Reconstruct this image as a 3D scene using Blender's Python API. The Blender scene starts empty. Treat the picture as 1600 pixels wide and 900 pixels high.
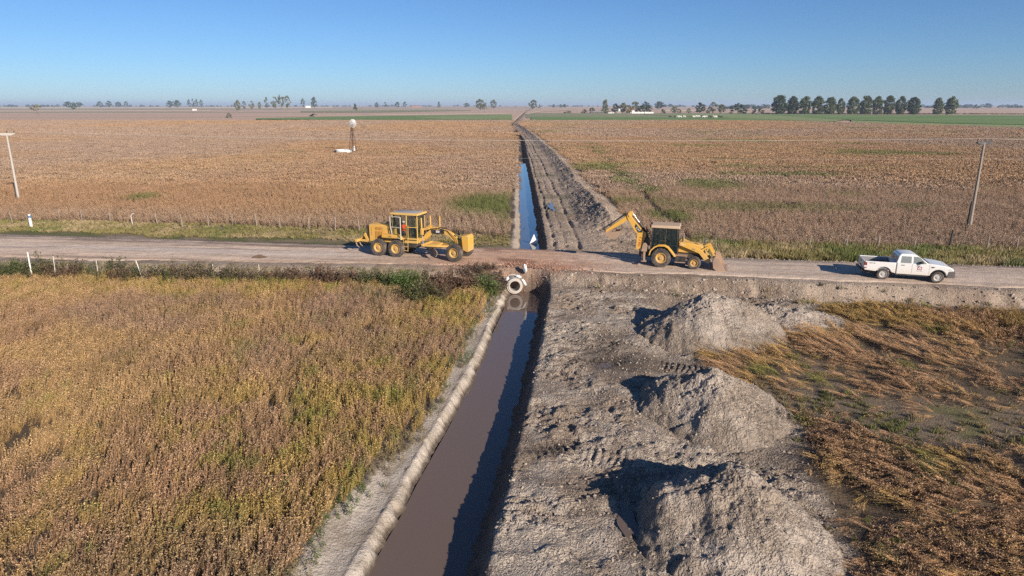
import bpy, bmesh, math, random
import numpy as np
from mathutils import Vector, Matrix, Euler

R = math.radians
PI = math.pi
S = bpy.context.scene
COL = S.collection

# ------------------------------------------------------------------ camera, sky, sun, exposure
CZ = 12.2                                  # drone height over the fields (m)
PITCH = R(15.0)
cam_d = bpy.data.cameras.new('camera')
cam_d.sensor_width = 36.0
cam_d.lens = 24.0
cam_d.clip_start = 0.3
cam_d.clip_end = 60000.0
cam = bpy.data.objects.new('camera', cam_d)
cam.location = (0, 0, CZ)
cam.rotation_euler = (PI / 2 - PITCH, 0, 0)
COL.objects.link(cam)
S.camera = cam

SUN_EL = R(22.5)
SUN_AZ = math.atan2(0.60, -0.80)           # clockwise from +Y: the sun stands behind the camera, to the right
SUN_DIR = Vector((math.sin(SUN_AZ) * math.cos(SUN_EL), math.cos(SUN_AZ) * math.cos(SUN_EL), math.sin(SUN_EL)))
world = bpy.data.worlds.new('World')
S.world = world
world.use_nodes = True
wn = world.node_tree
for n in list(wn.nodes):
    wn.nodes.remove(n)
w_out = wn.nodes.new('ShaderNodeOutputWorld')
w_bg = wn.nodes.new('ShaderNodeBackground')
w_sky = wn.nodes.new('ShaderNodeTexSky')
w_sky.sky_type = 'NISHITA'
w_sky.sun_disc = False
w_sky.sun_elevation = SUN_EL
w_sky.sun_rotation = SUN_AZ
w_sky.altitude = 0
w_sky.air_density = 0.8
w_sky.dust_density = 0.15
w_sky.ozone_density = 7.8
w_bg.inputs['Strength'].default_value = 0.067
wn.links.new(w_sky.outputs[0], w_bg.inputs['Color'])
wn.links.new(w_bg.outputs[0], w_out.inputs['Surface'])

sun_d = bpy.data.lights.new('sun', 'SUN')
sun_d.energy = 4.7
sun_d.angle = R(0.53)
sun_d.color = (1.0, 0.88, 0.74)
sun = bpy.data.objects.new('sun', sun_d)
sun.rotation_euler = (-SUN_DIR).to_track_quat('-Z', 'Y').to_euler()
sun.location = SUN_DIR * 100
COL.objects.link(sun)

S.view_settings.view_transform = 'Standard'
S.view_settings.look = 'None'
S.view_settings.gamma = 1.0
S.view_settings.use_curve_mapping = False
S.view_settings.exposure = 0.65
S.cycles.max_bounces = 6
S.cycles.diffuse_bounces = 2
S.cycles.glossy_bounces = 3
S.cycles.transmission_bounces = 4
S.cycles.transparent_max_bounces = 8
S.cycles.volume_bounces = 0
S.cycles.use_denoising = False
S.cycles.volume_step_rate = 1.0

# ------------------------------------------------------------------ helpers
rng = np.random.default_rng(7)
rnd = random.Random(11)


def gp(px, py, z=0.0):
    """Where the photo's ray through pixel (px, py) (1600 x 900) meets the height z: used to survey positions on the ground."""
    u = (px - 800) / 1066.67
    v = (py - 450) / 1066.67
    c, s = math.cos(PITCH), math.sin(PITCH)
    d = (CZ - z) / (s + v * c)
    return (u * d, d * (c - v * s))


def _hash(ix, iy, seed):
    h = (ix.astype(np.int64) * 374761393 + iy.astype(np.int64) * 668265263 + seed * 1442695041) & 0xffffffff
    h = ((h ^ (h >> 13)) * 1274126177) & 0xffffffff
    h = h ^ (h >> 16)
    return (h & 0xffffff).astype(np.float64) / float(0xffffff)


def vnoise(x, y, seed=0):
    xi, yi = np.floor(x), np.floor(y)
    fx, fy = x - xi, y - yi
    fx = fx * fx * fx * (fx * (fx * 6 - 15) + 10)
    fy = fy * fy * fy * (fy * (fy * 6 - 15) + 10)
    a, b = _hash(xi, yi, seed), _hash(xi + 1, yi, seed)
    c, d = _hash(xi, yi + 1, seed), _hash(xi + 1, yi + 1, seed)
    return (a + (b - a) * fx) * (1 - fy) + (c + (d - c) * fx) * fy


def fbm(x, y, f=1.0, octv=4, seed=0, gain=0.5):
    """-1..1"""
    s = 0.0
    a = 1.0
    t = 0.0
    for k in range(octv):
        ca, sa = math.cos(0.6 * k + 0.3), math.sin(0.6 * k + 0.3)
        s = s + a * (vnoise((x * ca - y * sa) * f, (x * sa + y * ca) * f, seed + k * 17) * 2 - 1)
        t += a
        a *= gain
        f *= 2.03
    return s / t


def ridged(x, y, f=1.0, octv=3, seed=0):
    s = 0.0
    a = 1.0
    t = 0.0
    for k in range(octv):
        s = s + a * (1 - np.abs(vnoise(x * f, y * f, seed + k * 31) * 2 - 1))
        t += a
        a *= 0.55
        f *= 2.1
    return s / t


def sst(a, b, x):
    t = np.clip((x - a) / (b - a), 0, 1)
    return t * t * (3 - 2 * t)


def lum(a, b, t):
    return a * (1 - t[..., None]) + np.asarray(b) * t[..., None]


def tag(o, label=None, cat=None, group=None, kind=None):
    if label:
        o['label'] = label
    if cat:
        o['category'] = cat
    if group:
        o['group'] = group
    if kind:
        o['kind'] = kind
    return o


def link(name, me, material=None, parent=None):
    o = bpy.data.objects.new(name, me)
    COL.objects.link(o)
    if material is not None:
        if isinstance(material, (list, tuple)):
            for m in material:
                me.materials.append(m)
        else:
            me.materials.append(material)
    if parent is not None:
        o.parent = parent
    return o


def empty(name, loc, rz=0.0, rx=0.0, ry=0.0):
    o = bpy.data.objects.new(name, None)
    o.empty_display_size = 0.3
    o.location = loc
    o.rotation_euler = (rx, ry, rz)
    COL.objects.link(o)
    return o


def copy_tree(o, parent=None):
    c = o.copy()
    COL.objects.link(c)
    if parent is not None:
        c.parent = parent
    for ch in list(o.children):
        copy_tree(ch, c)
    return c


class MB:
    """Collects solids into one mesh."""

    def __init__(self):
        self.v = []
        self.f = []
        self.mi = []
        self.m = 0

    def add(self, vs, fs):
        b = len(self.v)
        self.v.extend(vs)
        for f in fs:
            self.f.append([b + i for i in f])
            self.mi.append(self.m)

    def hexa(self, p):
        """eight corners: bottom ring 0-3 counter-clockwise, top ring 4-7"""
        self.add(p, [(3, 2, 1, 0), (4, 5, 6, 7), (0, 1, 5, 4), (1, 2, 6, 5), (2, 3, 7, 6), (3, 0, 4, 7)])

    def box(self, x0, x1, y0, y1, z0, z1, tx=0.0, ty=0.0):
        self.hexa([(x0, y0, z0), (x1, y0, z0), (x1, y1, z0), (x0, y1, z0),
                   (x0 + tx, y0 + ty, z1), (x1 - tx, y0 + ty, z1), (x1 - tx, y1 - ty, z1), (x0 + tx, y1 - ty, z1)])

    def prism(self, prof, y0, y1):
        """profile in x,z (counter-clockwise seen from -y) pulled from y0 to y1"""
        n = len(prof)
        self.add([(x, y0, z) for x, z in prof] + [(x, y1, z) for x, z in prof],
                 [tuple(range(n)), tuple(range(2 * n - 1, n - 1, -1))] +
                 [(i, n + i, n + (i + 1) % n, (i + 1) % n) for i in range(n)])

    def bar(self, a, b, w, h=None, w2=None, h2=None, up=(0, 0, 1)):
        """rectangular bar from a to b; w sideways, h along up; optional end size"""
        h = w if h is None else h
        w2 = w if w2 is None else w2
        h2 = h if h2 is None else h2
        a, b = Vector(a), Vector(b)
        d = (b - a).normalized()
        u = Vector(up)
        if abs(d.dot(u)) > 0.98:
            u = Vector((1, 0, 0))
        s = d.cross(u).normalized()
        u = s.cross(d).normalized()
        P = []
        for c, ww, hh in ((a, w, h), (b, w2, h2)):
            for q, r in ((-1, -1), (1, -1), (1, 1), (-1, 1)):
                P.append(tuple(c + s * (q * ww / 2) + u * (r * hh / 2)))
        self.hexa(P)

    def cyl(self, a, b, r, r2=None, n=16, cap=True):
        r2 = r if r2 is None else r2
        a, b = Vector(a), Vector(b)
        d = (b - a).normalized()
        u = Vector((0, 0, 1)) if abs(d.z) < 0.95 else Vector((1, 0, 0))
        s = d.cross(u).normalized()
        u = s.cross(d).normalized()
        vs = []
        for c, rr in ((a, r), (b, r2)):
            for i in range(n):
                t = 2 * PI * i / n
                vs.append(tuple(c + s * (math.cos(t) * rr) + u * (math.sin(t) * rr)))
        fs = [(i, (i + 1) % n, n + (i + 1) % n, n + i) for i in range(n)]
        if cap:
            fs += [tuple(range(n - 1, -1, -1)), tuple(range(n, 2 * n))]
        self.add(vs, fs)

    def tube(self, pts, r, n=8, radii=None):
        """a bent pipe through pts"""
        P = [Vector(p) for p in pts]
        k = len(P)
        vs = []
        prev = None
        for i, p in enumerate(P):
            d = (P[min(i + 1, k - 1)] - P[max(i - 1, 0)]).normalized()
            if prev is None:
                u = Vector((0, 0, 1)) if abs(d.z) < 0.9 else Vector((1, 0, 0))
                s = d.cross(u).normalized()
            else:
                s = (prev - d * prev.dot(d)).normalized()
            prev = s
            u = s.cross(d)
            rr = radii[i] if radii else r
            for j in range(n):
                t = 2 * PI * j / n
                vs.append(tuple(p + s * (math.cos(t) * rr) + u * (math.sin(t) * rr)))
        fs = []
        for i in range(k - 1):
            for j in range(n):
                fs.append((i * n + j, i * n + (j + 1) % n, (i + 1) * n + (j + 1) % n, (i + 1) * n + j))
        fs += [tuple(range(n - 1, -1, -1)), tuple(range((k - 1) * n, k * n))]
        self.add(vs, fs)

    def lathe(self, prof, c, axis='y', n=32):
        """closed ring profile (r, t) spun about an axis through c"""
        k = len(prof)
        vs = []
        for i in range(n):
            a = 2 * PI * i / n
            for r, t in prof:
                if axis == 'y':
                    vs.append((c[0] + r * math.cos(a), c[1] + t, c[2] + r * math.sin(a)))
                elif axis == 'x':
                    vs.append((c[0] + t, c[1] + r * math.cos(a), c[2] + r * math.sin(a)))
                else:
                    vs.append((c[0] + r * math.cos(a), c[1] + r * math.sin(a), c[2] + t))
        fs = []
        for i in range(n):
            for j in range(k):
                fs.append((i * k + j, ((i + 1) % n) * k + j, ((i + 1) % n) * k + (j + 1) % k, i * k + (j + 1) % k))
        self.add(vs, fs)

    def build(self, name, material=None, parent=None, bevel=0.0, smooth=True, seg=2):
        me = bpy.data.meshes.new(name)
        me.from_pydata([tuple(p) for p in self.v], [], self.f)
        bm = bmesh.new()
        bm.from_mesh(me)
        bmesh.ops.recalc_face_normals(bm, faces=bm.faces[:])
        bm.to_mesh(me)
        bm.free()
        if any(self.mi):
            me.polygons.foreach_set('material_index', self.mi)
        if smooth:
            me.shade_smooth()
            me.set_sharp_from_angle(angle=R(34))
        o = link(name, me, material, parent)
        if bevel:
            b = o.modifiers.new('bevel', 'BEVEL')
            b.width = bevel
            b.segments = seg
            b.limit_method = 'ANGLE'
            b.angle_limit = R(35)
            b.harden_normals = False
        return o


def np_mesh(name, V, F, cols=None, attrs=None, smooth=True, matidx=None):
    """V (n,3), F (m,k) -> mesh, fast"""
    me = bpy.data.meshes.new(name)
    V = np.ascontiguousarray(V, dtype=np.float32)
    F = np.ascontiguousarray(F, dtype=np.int32)
    m, k = F.shape
    me.vertices.add(len(V))
    me.vertices.foreach_set('co', V.ravel())
    me.loops.add(m * k)
    me.loops.foreach_set('vertex_index', F.ravel())
    me.polygons.add(m)
    me.polygons.foreach_set('loop_start', np.arange(0, m * k, k, dtype=np.int32))
    try:
        me.polygons.foreach_set('loop_total', np.full(m, k, dtype=np.int32))
    except Exception:
        pass
    me.polygons.foreach_set('use_smooth', np.full(m, bool(smooth)))
    me.update(calc_edges=True)
    if cols is not None:
        a = me.attributes.new('col', 'FLOAT_COLOR', 'POINT')
        c4 = np.ones((len(V), 4), dtype=np.float32)
        c4[:, :3] = cols
        a.data.foreach_set('color', c4.ravel())
    for nm, arr in (attrs or {}).items():
        a = me.attributes.new(nm, 'FLOAT', 'POINT')
        a.data.foreach_set('value', np.ascontiguousarray(arr, dtype=np.float32).ravel())
    return me


def grid_faces(nx, ny):
    i = np.arange(ny - 1)[:, None] * nx + np.arange(nx - 1)[None, :]
    i = i.ravel()
    return np.stack([i, i + 1, i + nx + 1, i + nx], axis=1)


# ------------------------------------------------------------------ materials
def nt_new(name):
    m = bpy.data.materials.new(name)
    m.use_nodes = True
    t = m.node_tree
    for n in list(t.nodes):
        t.nodes.remove(n)
    out = t.nodes.new('ShaderNodeOutputMaterial')
    b = t.nodes.new('ShaderNodeBsdfPrincipled')
    t.links.new(b.outputs[0], out.inputs['Surface'])
    return m, t, b


def N(t, typ, **kw):
    n = t.nodes.new(typ)
    for k, v in kw.items():
        if k.startswith('i_'):
            n.inputs[int(k[2:])].default_value = v
        else:
            setattr(n, k, v)
    return n


def noise_tex(t, vec, scale, detail=4.0, rough=0.55):
    n = t.nodes.new('ShaderNodeTexNoise')
    n.inputs['Scale'].default_value = scale
    n.inputs['Detail'].default_value = detail
    n.inputs['Roughness'].default_value = rough
    if vec is not None:
        t.links.new(vec, n.inputs['Vector'])
    return n


def ramp(t, fac, stops):
    n = t.nodes.new('ShaderNodeValToRGB')
    e = n.color_ramp.elements
    e[0].position, e[0].color = stops[0][0], tuple(stops[0][1]) + (1,)
    e[1].position, e[1].color = stops[-1][0], tuple(stops[-1][1]) + (1,)
    for p, c in stops[1:-1]:
        k = e.new(p)
        k.color = tuple(c) + (1,)
    t.links.new(fac, n.inputs[0])
    return n


def mixc(t, fac, a, b, mode='MIX'):
    n = t.nodes.new('ShaderNodeMix')
    n.data_type = 'RGBA'
    n.blend_type = mode
    for sock, val in ((n.inputs[0], fac), (n.inputs[6], a), (n.inputs[7], b)):
        if isinstance(val, bpy.types.NodeSocket):
            t.links.new(val, sock)
        elif isinstance(val, (int, float)):
            sock.default_value = val
        else:
            sock.default_value = tuple(val) + (1,)
    return n.outputs[2]


def mth(t, op, a, b=None, c=None):
    n = t.nodes.new('ShaderNodeMath')
    n.operation = op
    for i, val in enumerate((a, b, c)):
        if val is None:
            continue
        if isinstance(val, bpy.types.NodeSocket):
            t.links.new(val, n.inputs[i])
        else:
            n.inputs[i].default_value = val
    return n.outputs[0]


def bumpn(t, b, height, dist=0.02, strength=1.0):
    n = t.nodes.new('ShaderNodeBump')
    n.inputs['Strength'].default_value = strength
    n.inputs['Distance'].default_value = dist
    t.links.new(height, n.inputs['Height'])
    t.links.new(n.outputs[0], b.inputs['Normal'])
    return n


def paint(name, col, rough=0.45, dust=0.3, dust_col=(0.34, 0.26, 0.20), metal=0.0, scale=1.6, low=0.0, coat=0.0, spec=0.5):
    """a painted surface with worn patches and dust; low = height (m) under which mud splashes gather"""
    m, t, b = nt_new(name)
    tc = N(t, 'ShaderNodeTexCoord')
    n1 = noise_tex(t, tc.outputs['Object'], scale, 6, 0.65)
    n2 = noise_tex(t, tc.outputs['Object'], scale * 9, 4, 0.6)
    d = mth(t, 'MULTIPLY', ramp(t, n1.outputs[0], [(0.40, (0, 0, 0)), (0.75, (1, 1, 1))]).outputs[0], dust)
    if low > 0:
        sx = N(t, 'ShaderNodeSeparateXYZ')
        t.links.new(tc.outputs['Object'], sx.inputs[0])
        hz = mth(t, 'SUBTRACT', 1.0, mth(t, 'DIVIDE', sx.outputs[2], low))
        hz = mth(t, 'ADD', hz, mth(t, 'MULTIPLY', mth(t, 'SUBTRACT', n2.outputs[0], 0.5), 0.9))
        hz = ramp(t, hz, [(0.0, (0, 0, 0)), (0.7, (1, 1, 1))]).outputs[0]
        d = mth(t, 'MAXIMUM', d, mth(t, 'MULTIPLY', hz, 0.62))
    c1 = mixc(t, mth(t, 'MULTIPLY', n2.outputs[0], 0.35), col, tuple(x * 0.72 for x in col))
    c = mixc(t, d, c1, dust_col)
    t.links.new(c, b.inputs['Base Color'])
    r = mth(t, 'ADD', mth(t, 'MULTIPLY', d, 0.5), rough)
    t.links.new(mth(t, 'MINIMUM', r, 0.95), b.inputs['Roughness'])
    b.inputs['Metallic'].default_value = metal
    b.inputs['Coat Weight'].default_value = coat
    b.inputs['Specular IOR Level'].default_value = spec
    return m


M = {}
M['yellow'] = paint('yellow_paint', (0.66, 0.37, 0.055), 0.5, 0.48, (0.42, 0.31, 0.20), low=1.35)
M['yellow_top'] = paint('faded_yellow', (0.62, 0.40, 0.10), 0.55, 0.45)
M['pale_roof'] = paint('dusty_roof', (0.50, 0.36, 0.24), 0.6, 0.5)
M['grey_roof'] = paint('grey_roof', (0.36, 0.35, 0.36), 0.6, 0.4)
M['black'] = paint('black_paint', (0.016, 0.016, 0.018), 0.45, 0.22)
M['dark'] = paint('greasy_steel', (0.045, 0.04, 0.035), 0.6, 0.35)
M['tyre'] = paint('rubber', (0.05, 0.046, 0.043), 0.85, 0.85, (0.24, 0.19, 0.155), scale=2.5, spec=0.3)
M['rimy'] = paint('yellow_rim', (0.56, 0.33, 0.07), 0.55, 0.75)
M['rimw'] = paint('steel_rim', (0.55, 0.54, 0.53), 0.4, 0.4, metal=0.3)
M['steel'] = paint('worn_steel', (0.36, 0.25, 0.18), 0.55, 0.7, (0.42, 0.28, 0.19), metal=0.2)
M['chrome'] = paint('chrome_rod', (0.75, 0.75, 0.76), 0.18, 0.15, metal=0.9)
M['white'] = paint('white_paint', (0.76, 0.76, 0.75), 0.28, 0.22, (0.52, 0.44, 0.37), low=1.1, coat=0.5)
M['whiteframe'] = paint('pale_frame', (0.66, 0.62, 0.55), 0.5, 0.2)
M['greyplastic'] = paint('grey_plastic', (0.05, 0.052, 0.058), 0.6, 0.35)
M['red'] = paint('red_plastic', (0.22, 0.02, 0.025), 0.3, 0.1)
M['redmark'] = paint('red_lettering', (0.55, 0.06, 0.02), 0.5, 0.1)
M['whitemark'] = paint('white_lettering', (0.8, 0.8, 0.8), 0.5, 0.05)
M['greymark'] = paint('grey_lettering', (0.12, 0.12, 0.13), 0.5, 0.05)
M['logored'] = paint('logo_red', (0.27, 0.04, 0.055), 0.5, 0.05)
M['lamp'] = paint('lamp_glass', (0.65, 0.66, 0.68), 0.12, 0.1, coat=0.6)
M['amber'] = paint('amber_lens', (0.6, 0.2, 0.02), 0.25, 0.1)
M['seat'] = paint('seat_cloth', (0.03, 0.03, 0.035), 0.8, 0.2)
M['wood'] = paint('grey_wood', (0.30, 0.26, 0.22), 0.85, 0.3, (0.16, 0.12, 0.09), scale=3)
M['darkwood'] = paint('tarred_wood', (0.035, 0.03, 0.027), 0.8, 0.2)
M['concrete'] = paint('concrete', (0.46, 0.43, 0.39), 0.85, 0.35, (0.30, 0.25, 0.20), scale=3)
M['palepost'] = paint('whitewashed', (0.74, 0.74, 0.72), 0.6, 0.15)
M['bluecap'] = paint('blue_cap', (0.08, 0.20, 0.33), 0.5, 0.1)
M['plastic_white'] = paint('white_sack', (0.80, 0.80, 0.80), 0.45, 0.12, scale=5)
M['galv'] = paint('galvanised', (0.58, 0.58, 0.58), 0.4, 0.1, metal=0.25)
M['rusty'] = paint('rusty_iron', (0.10, 0.05, 0.035), 0.8, 0.3, (0.16, 0.07, 0.04), scale=6)
M['wire'] = paint('aluminium_wire', (0.48, 0.46, 0.43), 0.5, 0.1)
M['porcelain'] = paint('dark_porcelain', (0.05, 0.03, 0.03), 0.3, 0.1)
M['skin'] = paint('skin', (0.36, 0.20, 0.14), 0.6, 0.0)
M['vest'] = paint('orange_cloth', (0.85, 0.10, 0.02), 0.8, 0.05)
M['navy'] = paint('navy_cloth', (0.03, 0.035, 0.06), 0.85, 0.15)


def glass_mat(name, tint=(0.02, 0.03, 0.035), alpha=0.45):
    m, t, b = nt_new(name)
    b.inputs['Base Color'].default_value = tuple(tint) + (1,)
    b.inputs['Roughness'].default_value = 0.04
    b.inputs['Specular IOR Level'].default_value = 0.6
    tr = N(t, 'ShaderNodeBsdfTransparent')
    tr.inputs[0].default_value = (0.90, 0.94, 0.92, 1)
    mx = N(t, 'ShaderNodeMixShader')
    mx.inputs[0].default_value = alpha
    t.links.new(tr.outputs[0], mx.inputs[1])
    t.links.new(b.outputs[0], mx.inputs[2])
    t.links.new(mx.outputs[0], [n for n in t.nodes if n.type == 'OUTPUT_MATERIAL'][0].inputs['Surface'])
    return m


M['glass'] = glass_mat('cab_glass', (.03, .04, .045), .22)
M['darkglass'] = glass_mat('tinted_glass', (0.014, 0.026, 0.032), 0.42)

# ------------------------------------------------------------------ the lie of the land
WATER_Z = -0.70
_cy = [-30, 8, 16.6, 22, 30.4, 37, 43.2, 47, 57, 65, 85, 105, 150, 200, 243, 300, 360, 420, 560, 705, 1000, 1360, 2500]
_cx = [-9.0, -3.85, -2.72, -1.95, -0.78, 0.0, 0.62, 0.85, 1.45, 1.68, 1.85, 2.0, 2.25, 2.6, 2.9, 2.2, 0.6, -1.3, 2.2, 6.4, 15, 26, 70]


def canal_x(y):
    return np.interp(y, _cy, _cx) + 0.12 * fbm(y * 0 + 3.3, y, 0.16, 3, 5) * np.clip((np.abs(y - 50) - 4) / 8, 0, 1)


def canal_hw(y):
    return np.interp(y, [8, 16.6, 30, 43, 47, 57, 65, 150, 400], [1.4, 1.3, 1.1, 1.0, 0.95, 0.85, 0.85, 0.8, 0.7])


_rx = [-400, -46, -30, -14, 0, 8, 16, 26, 37, 60, 400]
_rc = [98, 56.0, 53.9, 52.2, 51.0, 49.3, 47.6, 45.9, 44.2, 40.9, -6]
_rh = [4.5, 4.9, 4.6, 3.7, 3.8, 3.7, 3.4, 3.4, 3.6, 3.8, 4.0]


def road_c(x):
    return (np.interp(x - 3, _rx, _rc) + np.interp(x, _rx, _rc) + np.interp(x + 3, _rx, _rc)) / 3


def road_h(x):
    return np.interp(x, _rx, _rh)


def road_top(x, d):
    """height of the road surface at distance d across"""
    z = 1.0 + 0.05 * fbm(x, d, 0.12, 3, 40)
    z = z + 0.035 * fbm(x * 0.12, d * 1.0, 1.3, 3, 41)
    z = z - 0.0035 * d * d
    return z


def fence_y(x):
    return np.interp(x, [-400, -60, -50, -46, -37, -28, -15, -5, 8, 20, 31, 40, 60, 400],
                     [112, 72.5, 71.3, 71.2, 70.0, 68.6, 66.0, 63.6, 61.0, 58.6, 57.0, 56.2, 53.5, 10])


def bench_right(y):
    return np.interp(y, [5, 12, 18, 23, 28, 33, 37, 41, 44], [1.6, 2.7, 3.9, 4.9, 5.7, 6.6, 7.2, 8.6, 10.0])


def crop_left(y):
    """right-hand edge of the crop on the near left"""
    return np.interp(y, [5, 10, 15.7, 19, 21.5, 23.3, 27, 31, 36, 42, 47], [-7.4, -6.7, -6.0, -5.6, -4.75, -4.0, -3.45, -3.0, -2.4, -1.7, -1.2])


def crop_right(y):
    """left-hand edge of the trampled crop on the near right"""
    return np.interp(y, [5, 12, 17, 21, 24, 27.5, 29, 31, 33, 35, 36.6, 38.5, 40], [7.2, 8.4, 9.8, 10.2, 11.4, 10.9, 9.9, 9.5, 10.2, 13.0, 16.0, 18.5, 19.0])


_kx_y = [64, 70.9, 85, 102, 130, 167, 248, 300, 359, 430, 560, 705, 1000]
_kx = [9.9, 9.8, 9.8, 9.9, 10.3, 10.3, 9.0, 7.8, 6.3, 3.6, 6.5, 10.5, 19]


def wet_mask(x, y):
    """the flooded, muddy lane across the trampled crop"""
    c = np.interp(x, [9, 12, 14, 17, 20, 26], [27.5, 27.3, 26.2, 25.1, 24.4, 23.6])
    w = np.interp(x, [9.5, 12, 15, 18, 26], [0.8, 1.9, 2.9, 2.3, 2.0])
    m = 1 - sst(0.6, 1.25, np.abs(y - c - 0.7 * fbm(x, y, 0.3, 2, 77)) / w)
    b = 1 - sst(0.7, 1.2, np.hypot((x - 14.4) / 1.6, (y - 29.5) / 2.2) + 0.25 * fbm(x, y, 0.5, 2, 78))
    return np.maximum(m, b * 0.8) * sst(9, 10.5, x)


def ground_h(x, y, detail=True):
    x = np.asarray(x, dtype=np.float64)
    y = np.asarray(y, dtype=np.float64)
    d = y - road_c(x)
    hw = road_h(x)
    cx = canal_x(y)
    s = x - cx
    wh = canal_hw(y)
    far = sst(-1, 4, d)
    h = 0.3 * far + 0.07 * fbm(x, y, 0.11, 3, 1) * (1 - sst(200, 600, np.hypot(x, y)))
    near = np.hypot(x - 5, y - 28)
    cloddy = np.zeros_like(h)
    # tilled spoil bench along the near right bank
    bt = wh + 0.85
    br = bench_right(y) - cx
    nb = (1 - far) * sst(bt - 0.3, bt + 0.15, s) * (1 - sst(br - 0.2, br + 1.6, s))
    h = h + nb * 0.26
    # bare spoil area round the heaps
    sp = (1 - far) * sst(bt - 0.2, bt + 0.2, s) * (1 - sst(-0.6, 0.5, x - crop_right(y)))
    sp = np.maximum(sp, (1 - far) * sst(bt, bt + .2, s) * (1 - sst(-3.5, -1.0, d + hw)) * 0 + sp)
    cloddy = np.maximum(cloddy, sp)
    # the berm with wheel ruts along the far canal
    kx = np.interp(y, _kx_y, _kx)
    fb = far * sst(wh + 0.5, wh + 1.1, s) * (1 - sst(2.4, 3.2, x - kx)) * sst(hw, hw + 2.0, d)
    cloddy = np.maximum(cloddy, fb)
    if detail:
        wx, wy = x + .35 * fbm(x, y, 1.1, 2, 301), y + .35 * fbm(x, y, 1.1, 2, 302)
        am = .35 + 1.35 * sst(-.35, .45, fbm(x, y, .45, 3, 303))
        lum_ = (0.10 * fbm(x, y, 0.6, 3, 2) + am * (-0.07 * (ridged(wx, wy, 1.1, 2, 3) - 0.6) + 0.11 * fbm(wx, wy * 1.3, 2.3, 3, 4) - 0.05 * (ridged(wx, wy, 5.2, 1, 14) - 0.6) + .04 * (_hash(np.floor(wx * 13.1), np.floor(wy * 13.1), 3) - .5))) * (1 - .35 * far)
        comb = 0.11 * (ridged(x * 0.22 + 0.05 * y, y * 1.0, 0.62, 2, 6) - 0.6) * (1 - far)
        h = h + cloddy * (lum_ + comb * 1.3)
        # tread marks left by a tracked machine across the bench
        for (tx, ty, L, wdt, ph, bow) in ((1.4, 22.3, 1.5, .55, 0.35, .06), (3.5, 21.7, 1.4, .6, -0.3, .07), (4.8, 30.9, 1.6, .7, .5, .02), (8.5, 30.4, 2.0, .7, -.35, .03)):
            ca, sa = math.cos(ph), math.sin(ph)
            u = (x - tx) * ca + (y - ty) * sa
            v = -(x - tx) * sa + (y - ty) * ca + bow * u * u
            mk = (1 - sst(L * .45, L, np.abs(u) + .3 * fbm(x, y, 1.4, 2, 15))) * (1 - sst(wdt * .55, wdt, np.abs(v)))
            h = h * (1 - mk * .4) + mk * (.4 * 0.18 + 0.05 * np.sin(2 * PI * (u + .3 * v * v) / 0.27))
        # furrows among the flattened crop
        fr = (1 - far) * sst(0, 1.5, x - crop_right(y)) * (1 - wet_mask(x, y))
        h = h + fr * 0.24 * fbm(x * .8 + .5 * y, y * .4 - .3 * x, 0.6, 3, 212)
        # ruts on the far berm
        for off, wd, dp in ((3.9, .17, .24), (6.1, .19, .28), (4.9, .15, .10)):
            rx_ = np.interp(y, [57, 150, 250, 420, 700], [off, off * .95, off * .75, off * .6, off * .6])
            h = h - far * sst(1.5, 5, d - hw) * dp * np.exp(-((s - rx_ + 1.7 + .25 * fbm(x * 0, y, .08, 2, 9)) / wd) ** 2) * (0.38 + 0.62 * sst(-0.05, 0.35, fbm(y * 0 + off, y, .5, 2, 10)))
        h = h - wet_mask(x, y) * (1 - far) * 0.10
    # spoil ridge beyond the road
    kk = np.abs(x - kx + 0.35 * fbm(x * 0, y, 0.12, 3, 21))
    kw = np.interp(y, [60, 66, 70, 105, 200, 400, 700], [3.1, 3.4, 3.0, 2.6, 2.3, 2.2, 2.2])
    kh = np.interp(y, [61.5, 64, 67.5, 72, 105, 170, 250, 360, 440, 500], [0, .25, 1.1, 1.5, .9, .8, .8, .9, .9, .3])
    kh = kh * (1 + 0.28 * fbm(x * 0.5, y, 0.25, 3, 22))
    kp = np.clip(1 - kk / kw, 0, 1)
    kz = kh * (kp ** 1.15)
    if detail:
        kz = kz + (kp > 0) * np.minimum(kp * 3, 1) * (-0.20 * (ridged(x, y, 0.9, 3, 23) - .6) - 0.16 * (ridged(x, y, 2.3, 2, 24) - .6))
    h = h + np.maximum(kz, 0) * far
    # little wind-rows of scraped earth along the road's far edge
    wr = np.exp(-((d - hw - 0.5) / 0.35) ** 2) * 0.22 + np.exp(-((d - hw - 1.4) / 0.4) ** 2) * 0.18
    rough_r = sst(11, 16, x)
    h = h + wr * 1.25 * (0.45 + 0.6 * fbm(x, d * .5, 0.35, 3, 30)) * (1 + .9 * rough_r)
    # road embankment
    notch = np.exp(-((x - 0.75) / 1.7) ** 4) * 1.0
    e0 = -hw + notch + 0.30 * fbm(x, x * 0 + .5, 0.45, 4, 33) + .16 * fbm(x, d * .3, 1.7, 3, 36)
    run = np.interp(x, [-50, -20, -6, -1.5, 1, 3, 60], [2.3, 2.0, 1.7, 1.0, 0.75, 1.25, 1.35])
    up_near = sst(0, 1, (d - e0 + run) / run)
    down_far = 1 - sst(0, 1, (d - hw + 0.1) / 2.4)
    rz = road_top(x, d) - 0.03
    k = up_near * np.where(d > 0, down_far, 1.0)
    if detail:
        slope = up_near * (1 - up_near) * 4 * (d < 0)
        h = h + slope * (-0.42 * (ridged(x, d * 0.35, 1.0, 3, 34) - 0.55) + 0.22 * fbm(x, d * .7, 2.6, 3, 35))
    h = h * (1 - k) + rz * k
    # canal trench, plugged by the crossing
    jag = 0.12 * fbm(x, y, 1.6, 2, 50) + 0.08 * fbm(x, y, 5.0, 2, 51)
    lrun = np.interp(y, [0, 60, 90], [0.30, 0.5, 0.6])
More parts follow.
